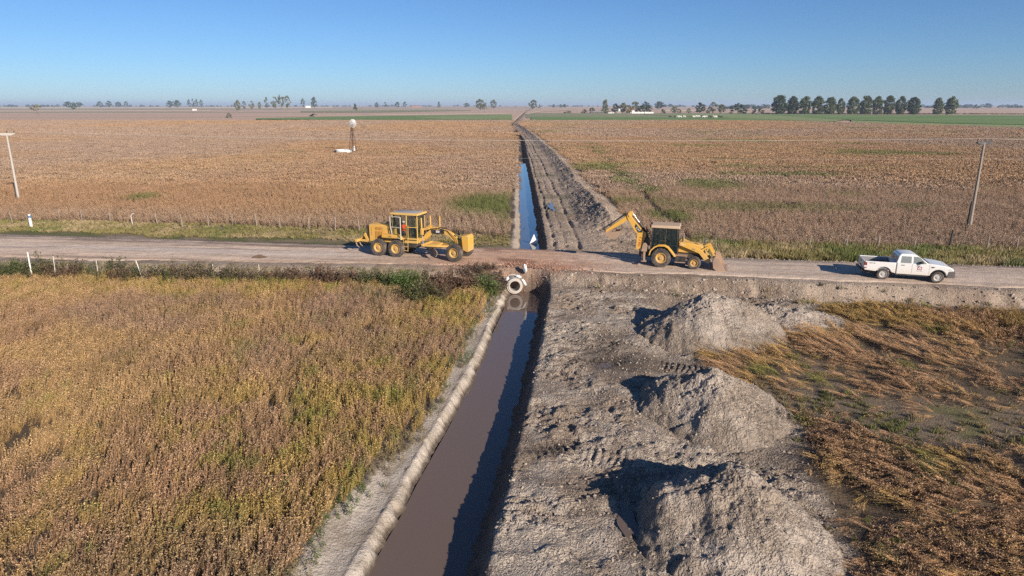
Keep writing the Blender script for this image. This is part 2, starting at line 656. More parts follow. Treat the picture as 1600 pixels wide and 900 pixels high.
    left = np.clip((-s - wh + jag * .8 + .16 * fbm(x, y, .55, 3, 58) + .08 * (ridged(x * .6, y, 3.4, 2, 57) - .6) + 0.06) / lrun * 0.9, 0, 1)
    rrun = 0.80
    right = np.clip((s - wh + jag + 0.08) / rrun, 0, 1)
    side = np.where(s < 0, left, right)
    shelf = (1 - far) * (1 - up_near) * sst(-2.0, -.9, s + wh) * (s < 0)
    h = h - .26 * shelf
    bed = -0.98 + 0.12 * fbm(x, y, 0.8, 3, 52) + 0.26 * sst(140, 165, y)
    bed = bed + 0.24 * np.exp(-((y - 70) / 9.0) ** 2) * sst(.12, .5, fbm(x * 1.4, y * .5, 1.1, 2, 53))
    inside = np.where((s > -wh - lrun - .4) & (s < wh + rrun + .4), 1.0, 0.0)
    tz = bed + (h - bed) * side
    open_ = np.where(d < 0, 1 - up_near ** 0.8, 1 - (1 - sst(0.2, 1.6, d - hw + 0.4)))
    tz = tz * open_ + h * (1 - open_)
    h = np.where(inside > 0, np.minimum(h, tz), h)
    # raised lip of clean clay along the near left bank
    lip = np.exp(-((s + wh + 0.42) / 0.09) ** 2) * (1 - far) * 0.05 * (1 - up_near) * (1 + fbm(x, y, 2.0, 2, 56))
    return h + lip


def axis(segs):
    """segs: (start, stop, step) contiguous, joined"""
    out = [segs[0][0]]
    for a, b, st0, st1 in segs:
        x = out[-1]
        while x < b - 1e-6:
            f = (x - a) / (b - a)
            x = x + st0 * (st1 / st0) ** f
            out.append(min(x, b))
    return np.array(out)


xs_r = axis([(-6.5, 12.5, .07, .07), (12.5, 30, .12, .25), (30, 70, .25, 1.2), (70, 400, 1.5, 25), (400, 26000, 30, 3500)])
xs_l = axis([(6.5, 12, .10, .25), (12, 60, .25, 1.0), (60, 400, 1.5, 25), (400, 26000, 30, 3500)])
xs = np.concatenate([-xs_l[::-1][:-1], xs_r])
ys = np.concatenate([np.array([-60., -30, -15, -5, 2, 6, 8, 9.5, 10.4]), axis([(11, 46.5, .07, .085), (46.5, 60, .12, .14), (60, 110, .16, .6), (110, 430, .7, 5), (430, 1500, 6, 60), (1500, 30000, 80, 4000)])])
GX, GY = np.meshgrid(xs, ys)
GX, GY = GX.ravel(), GY.ravel()
GZ = ground_h(GX, GY)


def ground_col(x, y, z):
    d = y - road_c(x)
    hw = road_h(x)
    cx = canal_x(y)
    s = x - cx
    wh = canal_hw(y)
    far = sst(-1, 4, d)
    dist = np.hypot(x, y)
    n1 = fbm(x, y, 0.35, 4, 100)
    n2 = fbm(x, y, 1.7, 3, 101)
    n3 = fbm(x, y, 0.06, 3, 102)
    one = np.ones_like(x)
    # crop soil and straw
    c = lum(np.array([0.10, 0.078, 0.058])[None, :] * one[:, None], (0.15, 0.115, 0.08), sst(-.3, .4, n1))
    c = lum(c, (0.50, 0.355, 0.26), sst(250, 420, dist) * far)           # crop seen from afar
    c = lum(c, (0.56, 0.44, 0.31), sst(900, 1300, dist) * sst(-.1, .3, fbm(x * .3, y, 0.0025, 3, 110)) * .8)
    c = lum(c, (0.16, 0.20, 0.09), sst(900, 1300, dist) * sst(.12, .3, fbm(x * .25, y, 0.002, 3, 111)) * .7)
    c = lum(c, (0.34, 0.24, 0.18), sst(1500, 2500, dist) * sst(.0, .3, fbm(x * .2, y, 0.001, 3, 112)) * .7)
    # trampled near right
    tr = (1 - far) * sst(-.4, .4, x - crop_right(y))
    c = lum(c, (0.13, 0.095, 0.06), tr * .8)
    w = wet_mask(x, y) * (1 - far)
    c = lum(c, (0.20, 0.155, 0.108), w * .9)
    c = lum(c, (0.15, 0.14, 0.06), w * sst(.1, .45, fbm(x, y, .5, 3, 115)) * .8)
    # spoil
    bt = wh + 0.55
    sp = (1 - far) * sst(bt - .1, bt + .2, s) * (1 - sst(-.5, .3, x - crop_right(y) + .5 * n1))
    spc = lum(np.array([0.44, 0.375, 0.31])[None, :] * one[:, None], (0.31, 0.245, 0.19), sst(-.25, .35, n1 + .5 * n2))
    damp = np.exp(-(((x - 4.9) / 1.3) ** 2 + ((y - 32) / 3.2) ** 2)) + np.exp(-(((x - 7.6) / 2.6) ** 2 + ((y - 30.6) / 1.0) ** 2)) + .9 * np.exp(-(((x - 1.6) / 1.2) ** 2 + ((y - 22.3) / .5) ** 2)) \
        + .9 * np.exp(-(((x - 10.3) / 2.2) ** 2 + ((y - 22.2) / 1.0) ** 2)) + .8 * np.exp(-(((x - 3.6) / .5) ** 2 + ((y - 17.4) / 1.6) ** 2))
    spc = lum(spc, (0.125, 0.098, 0.078), np.clip(damp * (0.9 + .5 * n2), 0, .85))
    c = c * (1 - sp[:, None]) + spc * sp[:, None]
    # far berm and ridge
    kx = np.interp(y, _kx_y, _kx)
    fb = far * sst(wh + .3, wh + .8, s) * (1 - sst(2.1, 3.0, x - kx + .6 * n1)) * sst(-.5, .6, d - hw)
    fbc = lum(np.array([0.44, 0.345, 0.265])[None, :] * one[:, None], (0.32, 0.245, 0.18), sst(-.2, .4, n1))
    fbc = lum(fbc, (0.20, 0.19, 0.11), sst(0.05, .5, n3 + .3 * n1) * .55 * (1 - sst(-2.8, -2.0, x - kx)))
    fbc = lum(fbc, (0.36, 0.25, 0.19), sst(200, 420, y) * .6)
    c = c * (1 - fb[:, None]) + fbc * fb[:, None]
    # bare clay of the left banks
    lw = np.where(far > .5, 0.75 + .5 * n1, np.maximum(cx - crop_left(y) - wh + .25 * n2, .5))
    lb = sst(-lw - .15, -lw + .15, s + wh) * (s < 0)
    lbc = lum(np.array([0.49, 0.43, 0.365])[None, :] * one[:, None], (0.38, 0.325, 0.265), sst(-.2, .4, n2 + .5 * n1))
    lbc = lum(lbc, (0.36, 0.30, 0.245), far)
    c = c * (1 - lb[:, None]) + lbc * lb[:, None]
    # verge beyond the road
    fy = fence_y(x)
    vg = sst(-.4, .3, d - hw - 1.3 - 2.0 * sst(0, -8, x) + .6 * n1) * (1 - sst(-.8, .4, y - fy)) * (1 - fb) * (1 - lb)
    vgc = lum(np.array([0.22, 0.175, 0.11])[None, :] * one[:, None], (0.13, 0.135, 0.05), sst(-.2, .3, n1))
    c = c * (1 - vg[:, None]) + vgc * vg[:, None]
    # shoulders and embankment
    e = sst(-hw - 2.6, -hw - 2.0, d) * (1 - sst(.6, 1.5, d - hw + .9 * n1 - 1.7 * sst(0, -8, x) - .5)) * (1 - fb * sst(0, .6, d - hw))
    ec = lum(np.array([0.38, 0.305, 0.24])[None, :] * one[:, None], (0.28, 0.215, 0.165), sst(-.2, .4, n1 + .6 * n2))
    ec = lum(ec, (0.17, 0.135, 0.11), sst(-0.2, 0.3, n2 + .4 * n1) * sst(-.2, .3, d - hw) * .9)
    ec = lum(ec, (0.135, 0.10, 0.078), sst(-.05, .3, fbm(x * .07, d, 1.3, 3, 120)) * sst(-.1, .3, d - hw) * sst(-4, -9, x) * .9)
    ec = lum(ec, (0.24, 0.205, 0.13), sst(-5, -12, x) * (d < -hw) * sst(-.3, .3, n2) * .7)
    ec = lum(ec, (0.30, 0.19, 0.14), np.exp(-((x - 0) / 5.5) ** 2) * sst(-hw - .9, -hw, d) * .6)
    c = c * (1 - e[:, None]) + ec * e[:, None]
    # wet foot of the banks and canal bed; whole right bank face toned darker
    wf = (np.abs(s) < wh + 1.3) & (z < 0.25)
    c = np.where(wf[:, None], lum(c, (0.10, 0.078, 0.06), 1 - sst(WATER_Z + .05, WATER_Z + .24, z)), c)
    rb = (s > 0) & (s < wh + 1.0) & (z < .2)
    c = np.where(rb[:, None], lum(c, (0.15, 0.115, 0.09), 0.75 * one), c)
    cl = np.maximum.reduce([sp, fb, lb * .22, e * .6])
    return c, cl, sst(900, 300, dist)


gcol, gclod, gnear = ground_col(GX, GY, GZ)


def earth_material(name, crack=True, fine=1.0):
    m, t, b = nt_new(name)
    geo = N(t, 'ShaderNodeNewGeometry')
    pos = geo.outputs['Position']
    col = N(t, 'ShaderNodeAttribute', attribute_name='col')
    cl = N(t, 'ShaderNodeAttribute', attribute_name='clod')
    n1 = noise_tex(t, pos, 2.3, 6, 0.65)
    n2 = noise_tex(t, pos, 11.0, 5, 0.65)
    v = N(t, 'ShaderNodeTexVoronoi', feature='DISTANCE_TO_EDGE')
    v.inputs['Scale'].default_value = 6.0
    wv = noise_tex(t, pos, 3.0, 3)
    wadd = N(t, 'ShaderNodeVectorMath', operation='MULTIPLY_ADD')
    t.links.new(wv.outputs['Color'], wadd.inputs[0])
    wadd.inputs[1].default_value = (0.55, 0.55, 0.55)
    t.links.new(pos, wadd.inputs[2])
    t.links.new(wadd.outputs[0], v.inputs['Vector'])
    n3 = noise_tex(t, pos, 0.9, 3)
    crk = mth(t, 'MAXIMUM', ramp(t, v.outputs['Distance'], [(0.0, (0, 0, 0)), (0.05, (1, 1, 1))]).outputs[0], ramp(t, n3.outputs[0], [(.46, (0, 0, 0)), (.58, (1, 1, 1))]).outputs[0])
    var = mth(t, 'ADD', mth(t, 'MULTIPLY', n1.outputs[0], 0.55), mth(t, 'MULTIPLY', n2.outputs[0], 0.55))
    varc = ramp(t, var, [(0.30, (0.62, 0.60, 0.58)), (0.55, (1, 1, 1)), (0.75, (1.25, 1.24, 1.22))]).outputs[0]
    c = mixc(t, 1.0, col.outputs['Color'], varc, 'MULTIPLY')
    t.links.new(c, b.inputs['Base Color'])
    b.inputs['Roughness'].default_value = 0.92
    b.inputs['Specular IOR Level'].default_value = 0.2
    hgt = mth(t, 'ADD', mth(t, 'MULTIPLY', n2.outputs[0], 0.7), mth(t, 'MULTIPLY', n1.outputs[0], 0.8))
    vf = N(t, 'ShaderNodeTexVoronoi', feature='F1')
    vf.inputs['Scale'].default_value = 11.0
    t.links.new(wadd.outputs[0], vf.inputs['Vector'])
    hgt = mth(t, 'SUBTRACT', hgt, mth(t, 'MULTIPLY', mth(t, 'MULTIPLY', vf.outputs['Distance'], 0.6), cl.outputs['Fac']))
    if crack:
        hgt = mth(t, 'ADD', hgt, mth(t, 'MULTIPLY', mth(t, 'MULTIPLY', crk, 0.35), cl.outputs['Fac']))
    bumpn(t, b, hgt, 0.12 * fine, 1.0)
    return m


M['earth'] = earth_material('earth')
gme = np_mesh('ground', np.stack([GX, GY, GZ], 1), grid_faces(len(xs), len(ys)), gcol, {'clod': gclod, 'near': gnear})
ground = link('ground', gme, M['earth'])
tag(ground, kind='structure')

# ------------------------------------------------------------------ the dirt road
rs = axis([(-14, 34, .16, .16), (34, 90, .3, 3), (90, 380, 3, 12)])
rs_l = axis([(14, 60, .16, .4), (60, 380, .5, 12)])
rs = np.concatenate([-rs_l[::-1][:-1], rs])
rt = np.linspace(-1, 1, 68)
RX, RT = np.meshgrid(rs, rt)
RX, RT = RX.ravel(), RT.ravel()
rh = road_h(RX)
edge = rh * (0.90 + 0.10 * fbm(RX, RT * 0 + np.sign(RT) * 7, 0.30, 3, 60) + .05 * fbm(RX, RT * 0 + np.sign(RT) * 9, 1.6, 3, 69)) - 0.10
notch = np.exp(-((RX - 0.75) / 1.7) ** 4) * 0.9 * (RT < 0)
RD = RT * (edge - notch)
RY = road_c(RX) + RD
rn = 0.018 * fbm(RX * 0.18, RD, 2.4, 3, 61) + 0.02 * fbm(RX, RD, 1.3, 3, 62)
RZ = road_top(RX, RD) + rn + 0.012 - 0.12 * sst(.90, 1.0, np.abs(RT)) + .02 * (1 - sst(.8, .95, np.abs(RT)))
st = fbm(RX * 0.07, RD, 1.1, 4, 63)
n1 = fbm(RX, RD, 0.5, 4, 64)
rc = lum(np.array([0.60, 0.465, 0.36])[None, :] * np.ones((len(RX), 1)), (0.44, 0.325, 0.24), sst(-.12, .3, st))
st2 = fbm(RX * 0.10 + 5, RD, 2.6, 3, 67)
rc = lum(rc, (0.24, 0.175, 0.14), sst(.22, .5, st2) * .75)
rc = lum(rc, (0.60, 0.47, 0.37), sst(.2, .5, fbm(RX * 0.08 + 9, RD, 1.7, 3, 68)) * .6)
# pale grey silt left in the middle on the left half, redder earth on the crossing
sil = np.exp(-((RD + 0.4 + .02 * (RX + 20)) / 1.1) ** 2) * sst(-2, -14, RX) * (1 - .4 * sst(-60, -30, -RX))
rc = lum(rc, (0.60, 0.53, 0.47), np.clip(sil * (0.75 + .9 * st), 0, .9))
red = np.exp(-((RX - 0.5) / 5.0) ** 2)
rc = lum(rc, (0.50, 0.315, 0.215), np.clip(red * 1.1, 0, .9))
rc = lum(rc, (0.21, 0.105, 0.07), red * sst(-.15, .35, n1 + .3 * st - .06 * RD) * .8)
rc = lum(rc, (0.15, 0.105, 0.082), sst(.45, .85, RT) * sst(-.15, .25, st + .25 * fbm(RX * .05, RD, 2.2, 3, 66)) * .85 * sst(-2, -9, RX))
rc = lum(rc, (0.47, 0.39, 0.32), sst(4, 10, RX) * .45)
M['road'] = earth_material('road_earth', crack=False, fine=0.45)
rme = np_mesh('road', np.stack([RX, RY, RZ], 1), grid_faces(len(rs), len(rt)), rc, {'clod': np.zeros(len(RX))})
road = tag(link('road', rme, M['road']), kind='structure')


def zg(x, y):
    """height of whatever ground or road lies at x, y"""
    x, y = np.atleast_1d(np.asarray(x, float)), np.atleast_1d(np.asarray(y, float))
    z = ground_h(x, y)
    d = y - road_c(x)
    on = np.abs(d) < road_h(x) * .85
    return np.where(on, np.maximum(z, road_top(x, d) + 0.03), z)


def zg1(x, y):
    return float(zg(x, y)[0])


# ------------------------------------------------------------------ water in the canal and puddles
m, t, b = nt_new('muddy_water')
geo = N(t, 'ShaderNodeNewGeometry')
b.inputs['Base Color'].default_value = (0.150, 0.110, 0.088, 1)
b.inputs['Roughness'].default_value = 0.03
b.inputs['IOR'].default_value = 1.42
nw = noise_tex(t, geo.outputs['Position'], 1.2, 3, .5)
bumpn(t, b, nw.outputs[0], 0.004, 0.5)
M['water'] = m


def strip(name, y0, y1, n, wide=1.0, z=WATER_Z):
    yy = np.linspace(y0, y1, n)
    cx = canal_x(yy)
    hw = canal_hw(yy) + wide
    V = np.zeros((2 * n, 3))
    V[0::2] = np.stack([cx - hw * .75, yy, yy * 0 + z], 1)
    V[1::2] = np.stack([cx + hw, yy, yy * 0 + z], 1)
    i = np.arange(n - 1) * 2
    return link(name, np_mesh(name, V, np.stack([i, i + 1, i + 3, i + 2], 1)), M['water'])


tag(strip('water', 6, 47.6, 60, .5), kind='structure')
m, t, b = nt_new('still_water')
b.inputs['Base Color'].default_value = (0.085, 0.085, 0.085, 1)
b.inputs['Roughness'].default_value = 0.05
b.inputs['IOR'].default_value = 1.9
wfar = strip('water', 53.5, 158, 90, .5)
wfar.data.materials[0] = m
tag(wfar, kind='structure')


def puddle(cx, cy, rx, ry, z):
    n = 40
    V = [(cx, cy, z)]
    for i in range(n):
        a = 2 * PI * i / n
        k = 1 + .25 * math.sin(3 * a + cx) + .15 * math.sin(5 * a + cy)
        V.append((cx + rx * k * math.cos(a), cy + ry * k * math.sin(a), z))
    me = bpy.data.meshes.new('puddle')
    me.from_pydata(V, [], [(0, 1 + i, 1 + (i + 1) % n) for i in range(n)])
    return tag(link('puddle', me, M['water']), kind='structure')


puddle(4.35, 30.3, .55, .30, zg1(4.35, 30.3) + .05)
puddle(3.45, 17.8, .28, .9, zg1(3.45, 17.8) + .05)
puddle(4.75, 82.0, .35, 3.0, zg1(4.75, 82) + .06)

# ------------------------------------------------------------------ heaps of dug earth
M['heap'] = earth_material('heap_clay', crack=True, fine=1.0)


HEAP_PTS = []


def heap(cx, cy, rx, ry, h, seed, label, rot=0.0, skew=(0, 0), power=1.22, lobes=()):
    nr, na = 90, 220
    rr = np.linspace(0, 1.25, nr)
    aa = np.linspace(0, 2 * PI, na, endpoint=False)
    A, Q = np.meshgrid(aa, rr)
    wob = 1 + 0.16 * fbm(np.cos(A) * 1.6 + seed, np.sin(A) * 1.6, 1.0, 3, seed)
    ux, uy = Q * np.cos(A) * wob * rx, Q * np.sin(A) * wob * ry
    ca, sa = math.cos(rot), math.sin(rot)
    X = cx + ux * ca - uy * sa
    Y = cy + ux * sa + uy * ca
    prof = np.clip(1 - Q ** power, -1, 1)
    prof = np.where(prof > 0, prof ** 0.92, prof)
    Zr = h * prof
    for bx, by, br_, bh_ in lobes:
        Zr = Zr + bh_ * np.exp(-((X - cx - bx) ** 2 + (Y - cy - by) ** 2) / br_ ** 2) * sst(1.15, .8, Q)
    xx, yy = X + skew[0] * Zr, Y + skew[1] * Zr
    k = np.clip(1.3 - Q, 0.3, 1)
    Zr = Zr + k * (0.24 * fbm(xx, yy, 0.6, 3, seed + 1) + .13 * fbm(xx + .3 * Zr, yy, 2.4, 3, seed + 7) - 0.17 * (ridged(xx, yy, 1.1, 3, seed + 2) - .6) - 0.12 * (ridged(xx, yy, 3.1, 2, seed + 3) - .6) - .075 * (ridged(xx, yy, 7.0, 2, seed + 6) - .6) + .05 * (_hash(np.floor(xx * 10.1), np.floor(yy * 10.1 + Zr * 7), seed) - .5))
    Zr = Zr + 0.26 * np.abs(fbm(xx * 1.2, yy * 1.2, 2.0, 2, seed + 5)) * sst(.55, .95, Q)
    base = ground_h(X.ravel(), Y.ravel(), False).reshape(X.shape)
    Zt = base * sst(0, 1, Q) * .9 + Zr - 0.25 * sst(.98, 1.2, Q)
    V = np.stack([xx.ravel(), yy.ravel(), Zt.ravel()], 1)
    i = (np.arange(nr - 1)[:, None] * na + np.arange(na)[None, :])
    j = (np.arange(nr - 1)[:, None] * na + (np.arange(na)[None, :] + 1) % na)
    F = np.stack([i.ravel(), (i + na).ravel(), (j + na).ravel(), j.ravel()], 1)
    n1 = fbm(V[:, 0], V[:, 1], 0.5, 4, seed + 9)
    qq = Q.ravel()
    if h > .5:
        pick = rng.uniform(0, 1, len(V)) < (np.where(qq < .93, .010, 0) + np.where((qq > .55) & (qq < .95), .035, 0) + np.where((qq > .2) & (qq < .95) & (np.cos(A.ravel()) < -.2), .05, 0)) * qq
        HEAP_PTS.append(V[pick])
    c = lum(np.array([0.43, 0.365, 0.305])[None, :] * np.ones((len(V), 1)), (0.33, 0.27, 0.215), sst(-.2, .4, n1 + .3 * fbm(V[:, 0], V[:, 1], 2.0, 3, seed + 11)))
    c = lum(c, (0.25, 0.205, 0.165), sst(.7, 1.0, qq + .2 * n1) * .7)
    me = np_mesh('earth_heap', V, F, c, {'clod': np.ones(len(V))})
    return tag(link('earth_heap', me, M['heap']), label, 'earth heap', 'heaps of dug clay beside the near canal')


heap(6.45, 17.4, 2.75, 3.3, 2.1, 300, 'big grey clay heap nearest the viewer, cut by the bottom edge of the picture', skew=(.05, .12), lobes=((-2.1, .2, .9, .55),))
heap(8.2, 25.7, 2.9, 3.1, 2.0, 320, 'grey clay heap in the middle of the three heaps by the canal', skew=(-.08, -.05), lobes=((-1.9, .8, .9, .3),))
heap(10.8, 35.6, 4.0, 3.1, 2.3, 340, 'broad clay heap closest to the road bank, farthest of the three heaps', skew=(0, .1), lobes=((-2.4, -2.2, 1.5, .5), (2.6, .5, 1.4, .45)))
heap(15.2, 37.7, 4.2, 2.1, 1.0, 360, 'low spread tongue of clods trailing right from the farthest heap', rot=-.08)

# ------------------------------------------------------------------ crops, grass, clods: masses nobody could count
def leaf_material(name, attr_mix=True, rough=0.75):
    m, t, b = nt_new(name)
    lc = N(t, 'ShaderNodeAttribute', attribute_name='col')
    ti = N(t, 'ShaderNodeAttribute', attribute_name='tint')
    ti.attribute_type = 'INSTANCER'
    c = mixc(t, 1.0, lc.outputs['Color'], ti.outputs['Color'], 'MULTIPLY')
    t.links.new(c, b.inputs['Base Color'])
    b.inputs['Roughness'].default_value = rough
    b.inputs['Specular IOR Level'].default_value = 0.25
    return m


M['leaf'] = leaf_material('dry_leaf')
M['clod'] = leaf_material('clod', rough=0.95)


def quads_mesh(name, C, D, Wd, cols):
    """leaves: centre C, half length vector D, half width vector Wd"""
    n = len(C)
    V = np.empty((n, 4, 3))
    V[:, 0] = C - D - Wd * .55
    V[:, 1] = C - D * .1 + Wd - D * 0
    V[:, 2] = C + D
    V[:, 3] = C - D * .1 - Wd
    F = np.arange(n * 4).reshape(n, 4)
    return np_mesh(name, V.reshape(-1, 3), F, np.repeat(cols, 4, axis=0), smooth=False)


def unit(v):
    return v / np.maximum(np.linalg.norm(v, axis=-1, keepdims=True), 1e-9)


def plant_proto(name, r, h, nst, per, leaf, stem_w, seed, lean=(0, 0), green=0.0, bushy=1.0):
    """several stems set with small leaves and pods"""
    g = np.random.default_rng(seed)
    C, D, W, K = [], [], [], []
    for s in range(nst):
        a = g.uniform(0, 2 * PI)
        q = r * math.sqrt(g.uniform(0, 1))
        base = np.array([q * .6 * math.cos(a), q * .6 * math.sin(a), 0])
        top = np.array([q * 1.25 * math.cos(a) + lean[0] * h, q * 1.25 * math.sin(a) + lean[1] * h, h * g.uniform(.72, 1.08)])
        ax = top - base
        side = unit(np.cross(ax, g.normal(size=3)))
        br = g.uniform(.6, 1.0)
        C.append((base + top) / 2); D.append(ax / 2); W.append(side * stem_w); K.append(np.array([1.0, .93, .80]) * br)
        for k in range(per):
            f = g.uniform(.18, 1.0) ** .8
            p = base + ax * f
            dr = unit(g.normal(size=3) * np.array([1, 1, .55]) + np.array([0, 0, .25]))
            L = leaf * g.uniform(.6, 1.4)
            p = p + dr * L * bushy * g.uniform(.4, 1.6)
            w = unit(np.cross(dr, g.normal(size=3)))
            C.append(p); D.append(dr * L * .6); W.append(w * L * g.uniform(.25, .5))
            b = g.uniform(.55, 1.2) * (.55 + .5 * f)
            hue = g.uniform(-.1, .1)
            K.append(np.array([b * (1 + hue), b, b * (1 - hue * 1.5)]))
    me = quads_mesh(name, np.array(C), np.array(D), np.array(W), np.array(K))
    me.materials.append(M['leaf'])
    return me


def tuft_proto(name, r, h, n, seed, w=0.012, lean=0.5):
    """grass: narrow blades fanning out"""
    g = np.random.default_rng(seed)
    a = g.uniform(0, 2 * PI, n)
    q = r * np.sqrt(g.uniform(0, 1, n))
    hh = h * g.uniform(.45, 1.1, n)
    base = np.stack([q * np.cos(a), q * np.sin(a), 0 * a], 1)
    out = np.stack([np.cos(a + g.normal(0, .7, n)), np.sin(a + g.normal(0, .7, n)), 0 * a], 1)
    top = base + out * (hh * lean * g.uniform(.2, 1.2, n))[:, None] + np.stack([0 * a, 0 * a, hh], 1)
    ax = top - base
    sd = unit(np.cross(ax, g.normal(size=(n, 3)))) * w * g.uniform(.7, 1.6, n)[:, None]
    b = g.uniform(.6, 1.25, n)
    hue = g.uniform(-.12, .12, n)
    cols = np.stack([b * (1 + hue), b, b * (1 - hue)], 1)
    me = quads_mesh(name, (base + top) / 2, ax / 2, sd, cols)
    me.materials.append(M['leaf'])
    return me


def patch_proto(name, size, n, h, leaf, seed, vary=1.0):
    """a piece of standing crop seen from afar: many upright blades and leaves"""
    g = np.random.default_rng(seed)
    xy = g.uniform(-size / 2, size / 2, (n, 2))
    bump = .78 + .28 * fbm(xy[:, 0] + seed, xy[:, 1], .8, 2, seed)
    z = h * bump * g.uniform(.45, 1.0, n)
    C = np.stack([xy[:, 0], xy[:, 1], z], 1)
    D = unit(np.stack([g.normal(0, .45, n), g.normal(0, .45, n), g.uniform(.35, 1.2, n)], 1)) * leaf * g.uniform(.6, 1.35, n)[:, None]
    W = unit(np.cross(D, g.normal(size=(n, 3)))) * leaf * g.uniform(.28, .5, n)[:, None]
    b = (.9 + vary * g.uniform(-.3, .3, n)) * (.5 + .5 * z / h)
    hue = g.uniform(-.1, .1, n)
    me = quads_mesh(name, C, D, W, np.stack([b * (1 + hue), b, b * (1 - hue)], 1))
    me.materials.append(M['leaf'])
    return me


def clod_proto(name, seed):
    bm = bmesh.new()
    bmesh.ops.create_icosphere(bm, subdivisions=2, radius=1.0)
    g = random.Random(seed)
    off = [Vector((g.uniform(-1, 1), g.uniform(-1, 1), g.uniform(-1, 1))).normalized() for _ in range(9)]
    for v in bm.verts:
        k = 1.0
        for o_ in off:
            dd = v.co.normalized().dot(o_)
            if dd > .55:
                k -= (dd - .55) * .7
        v.co *= k * g.uniform(.93, 1.07)
        v.co.z *= .75
    me = bpy.data.meshes.new(name)
    bm.to_mesh(me)
    bm.free()
    a = me.attributes.new('col', 'FLOAT_COLOR', 'POINT')
    a.data.foreach_set('color', np.ones(len(me.vertices) * 4, dtype=np.float32))
    me.materials.append(M['clod'])
    return me


def proto_coll(name, meshes):
    c = bpy.data.collections.new(name)
    for i, me in enumerate(meshes):
        o = bpy.data.objects.new('%s_%02d' % (name, i), me)
        c.objects.link(o)
    return c


_trees = {}


def scatter_tree(coll):
    if coll.name in _trees:
        return _trees[coll.name]
    ng = bpy.data.node_groups.new('scatter_' + coll.name, 'GeometryNodeTree')
    ng.interface.new_socket('Geometry', in_out='INPUT', socket_type='NodeSocketGeometry')
    ng.interface.new_socket('Geometry', in_out='OUTPUT', socket_type='NodeSocketGeometry')
    gi, go = ng.nodes.new('NodeGroupInput'), ng.nodes.new('NodeGroupOutput')
    ci = ng.nodes.new('GeometryNodeCollectionInfo')
    ci.inputs['Collection'].default_value = coll
    ci.inputs['Separate Children'].default_value = True
    ci.inputs['Reset Children'].default_value = True
    iop = ng.nodes.new('GeometryNodeInstanceOnPoints')
    iop.inputs['Pick Instance'].default_value = True

    def na(nm, ty):
        n = ng.nodes.new('GeometryNodeInputNamedAttribute')
        n.data_type = ty
        n.inputs['Name'].default_value = nm
        return [o for o in n.outputs if o.enabled and o.name == 'Attribute'][0]
    e2r = ng.nodes.new('FunctionNodeEulerToRotation')
    L = ng.links.new
    L(gi.outputs[0], iop.inputs['Points'])
    L(ci.outputs[0], iop.inputs['Instance'])
    L(na('idx', 'INT'), iop.inputs['Instance Index'])
    # spin about the plant's own axis first, then lean it
    sp = ng.nodes.new('FunctionNodeRotateRotation')
    ez = ng.nodes.new('FunctionNodeEulerToRotation')
    xz = ng.nodes.new('ShaderNodeSeparateXYZ')
    cxy, cz = ng.nodes.new('ShaderNodeCombineXYZ'), ng.nodes.new('ShaderNodeCombineXYZ')
    rv = na('rot', 'FLOAT_VECTOR')
    L(rv, xz.inputs[0])
    L(xz.outputs[0], cxy.inputs[0])
    L(xz.outputs[1], cxy.inputs[1])
    L(xz.outputs[2], cz.inputs[2])
    L(cz.outputs[0], ez.inputs[0])
    L(cxy.outputs[0], e2r.inputs[0])
    sp.rotation_space = 'GLOBAL'
    L(ez.outputs[0], sp.inputs[0])
    L(e2r.outputs[0], sp.inputs[1])
    L(sp.outputs[0], iop.inputs['Rotation'])
    L(na('scl', 'FLOAT_VECTOR'), iop.inputs['Scale'])
    L(iop.outputs[0], go.inputs[0])
    _trees[coll.name] = ng
    return ng


def scatter(name, label, cat, coll, P, rot, scl, tint):
    n = len(P)
    me = bpy.data.meshes.new(name)
    me.vertices.add(n)
    me.vertices.foreach_set('co', np.ascontiguousarray(P, dtype=np.float32).ravel())

    def at(nm, ty, key, arr, dt=np.float32):
        a = me.attributes.new(nm, ty, 'POINT')
        a.data.foreach_set(key, np.ascontiguousarray(arr, dtype=dt).ravel())
    at('rot', 'FLOAT_VECTOR', 'vector', rot)
    if scl.ndim == 1:
        scl = np.stack([scl, scl, scl], 1)
    at('scl', 'FLOAT_VECTOR', 'vector', scl)
    t4 = np.ones((n, 4))
    t4[:, :3] = tint
    at('tint', 'FLOAT_COLOR', 'color', t4)
    at('idx', 'INT', 'value', rng.integers(0, len(coll.objects), n), np.int32)
    o = link(name, me)
    md = o.modifiers.new('scatter', 'NODES')
    md.node_group = scatter_tree(coll)
    return tag(o, label, cat, kind='stuff')


def in_view(x, y, margin=3.0, wide=1.12):
    """roughly what the photo, or one taken a step to the side, can see"""
    return (np.abs(x) < 0.75 * wide * (y * .966 + 3.2) + margin) & (y > 11.2)


def jgrid(x0, x1, y0, y1, st):
    nx, ny = max(1, int((x1 - x0) / st)), max(1, int((y1 - y0) / st))
    a, b = np.meshgrid(np.arange(nx), np.arange(ny))
    x = x0 + (a.ravel() + rng.uniform(0, 1, nx * ny)) * st
    y = y0 + (b.ravel() + rng.uniform(0, 1, nx * ny)) * st
    return x, y


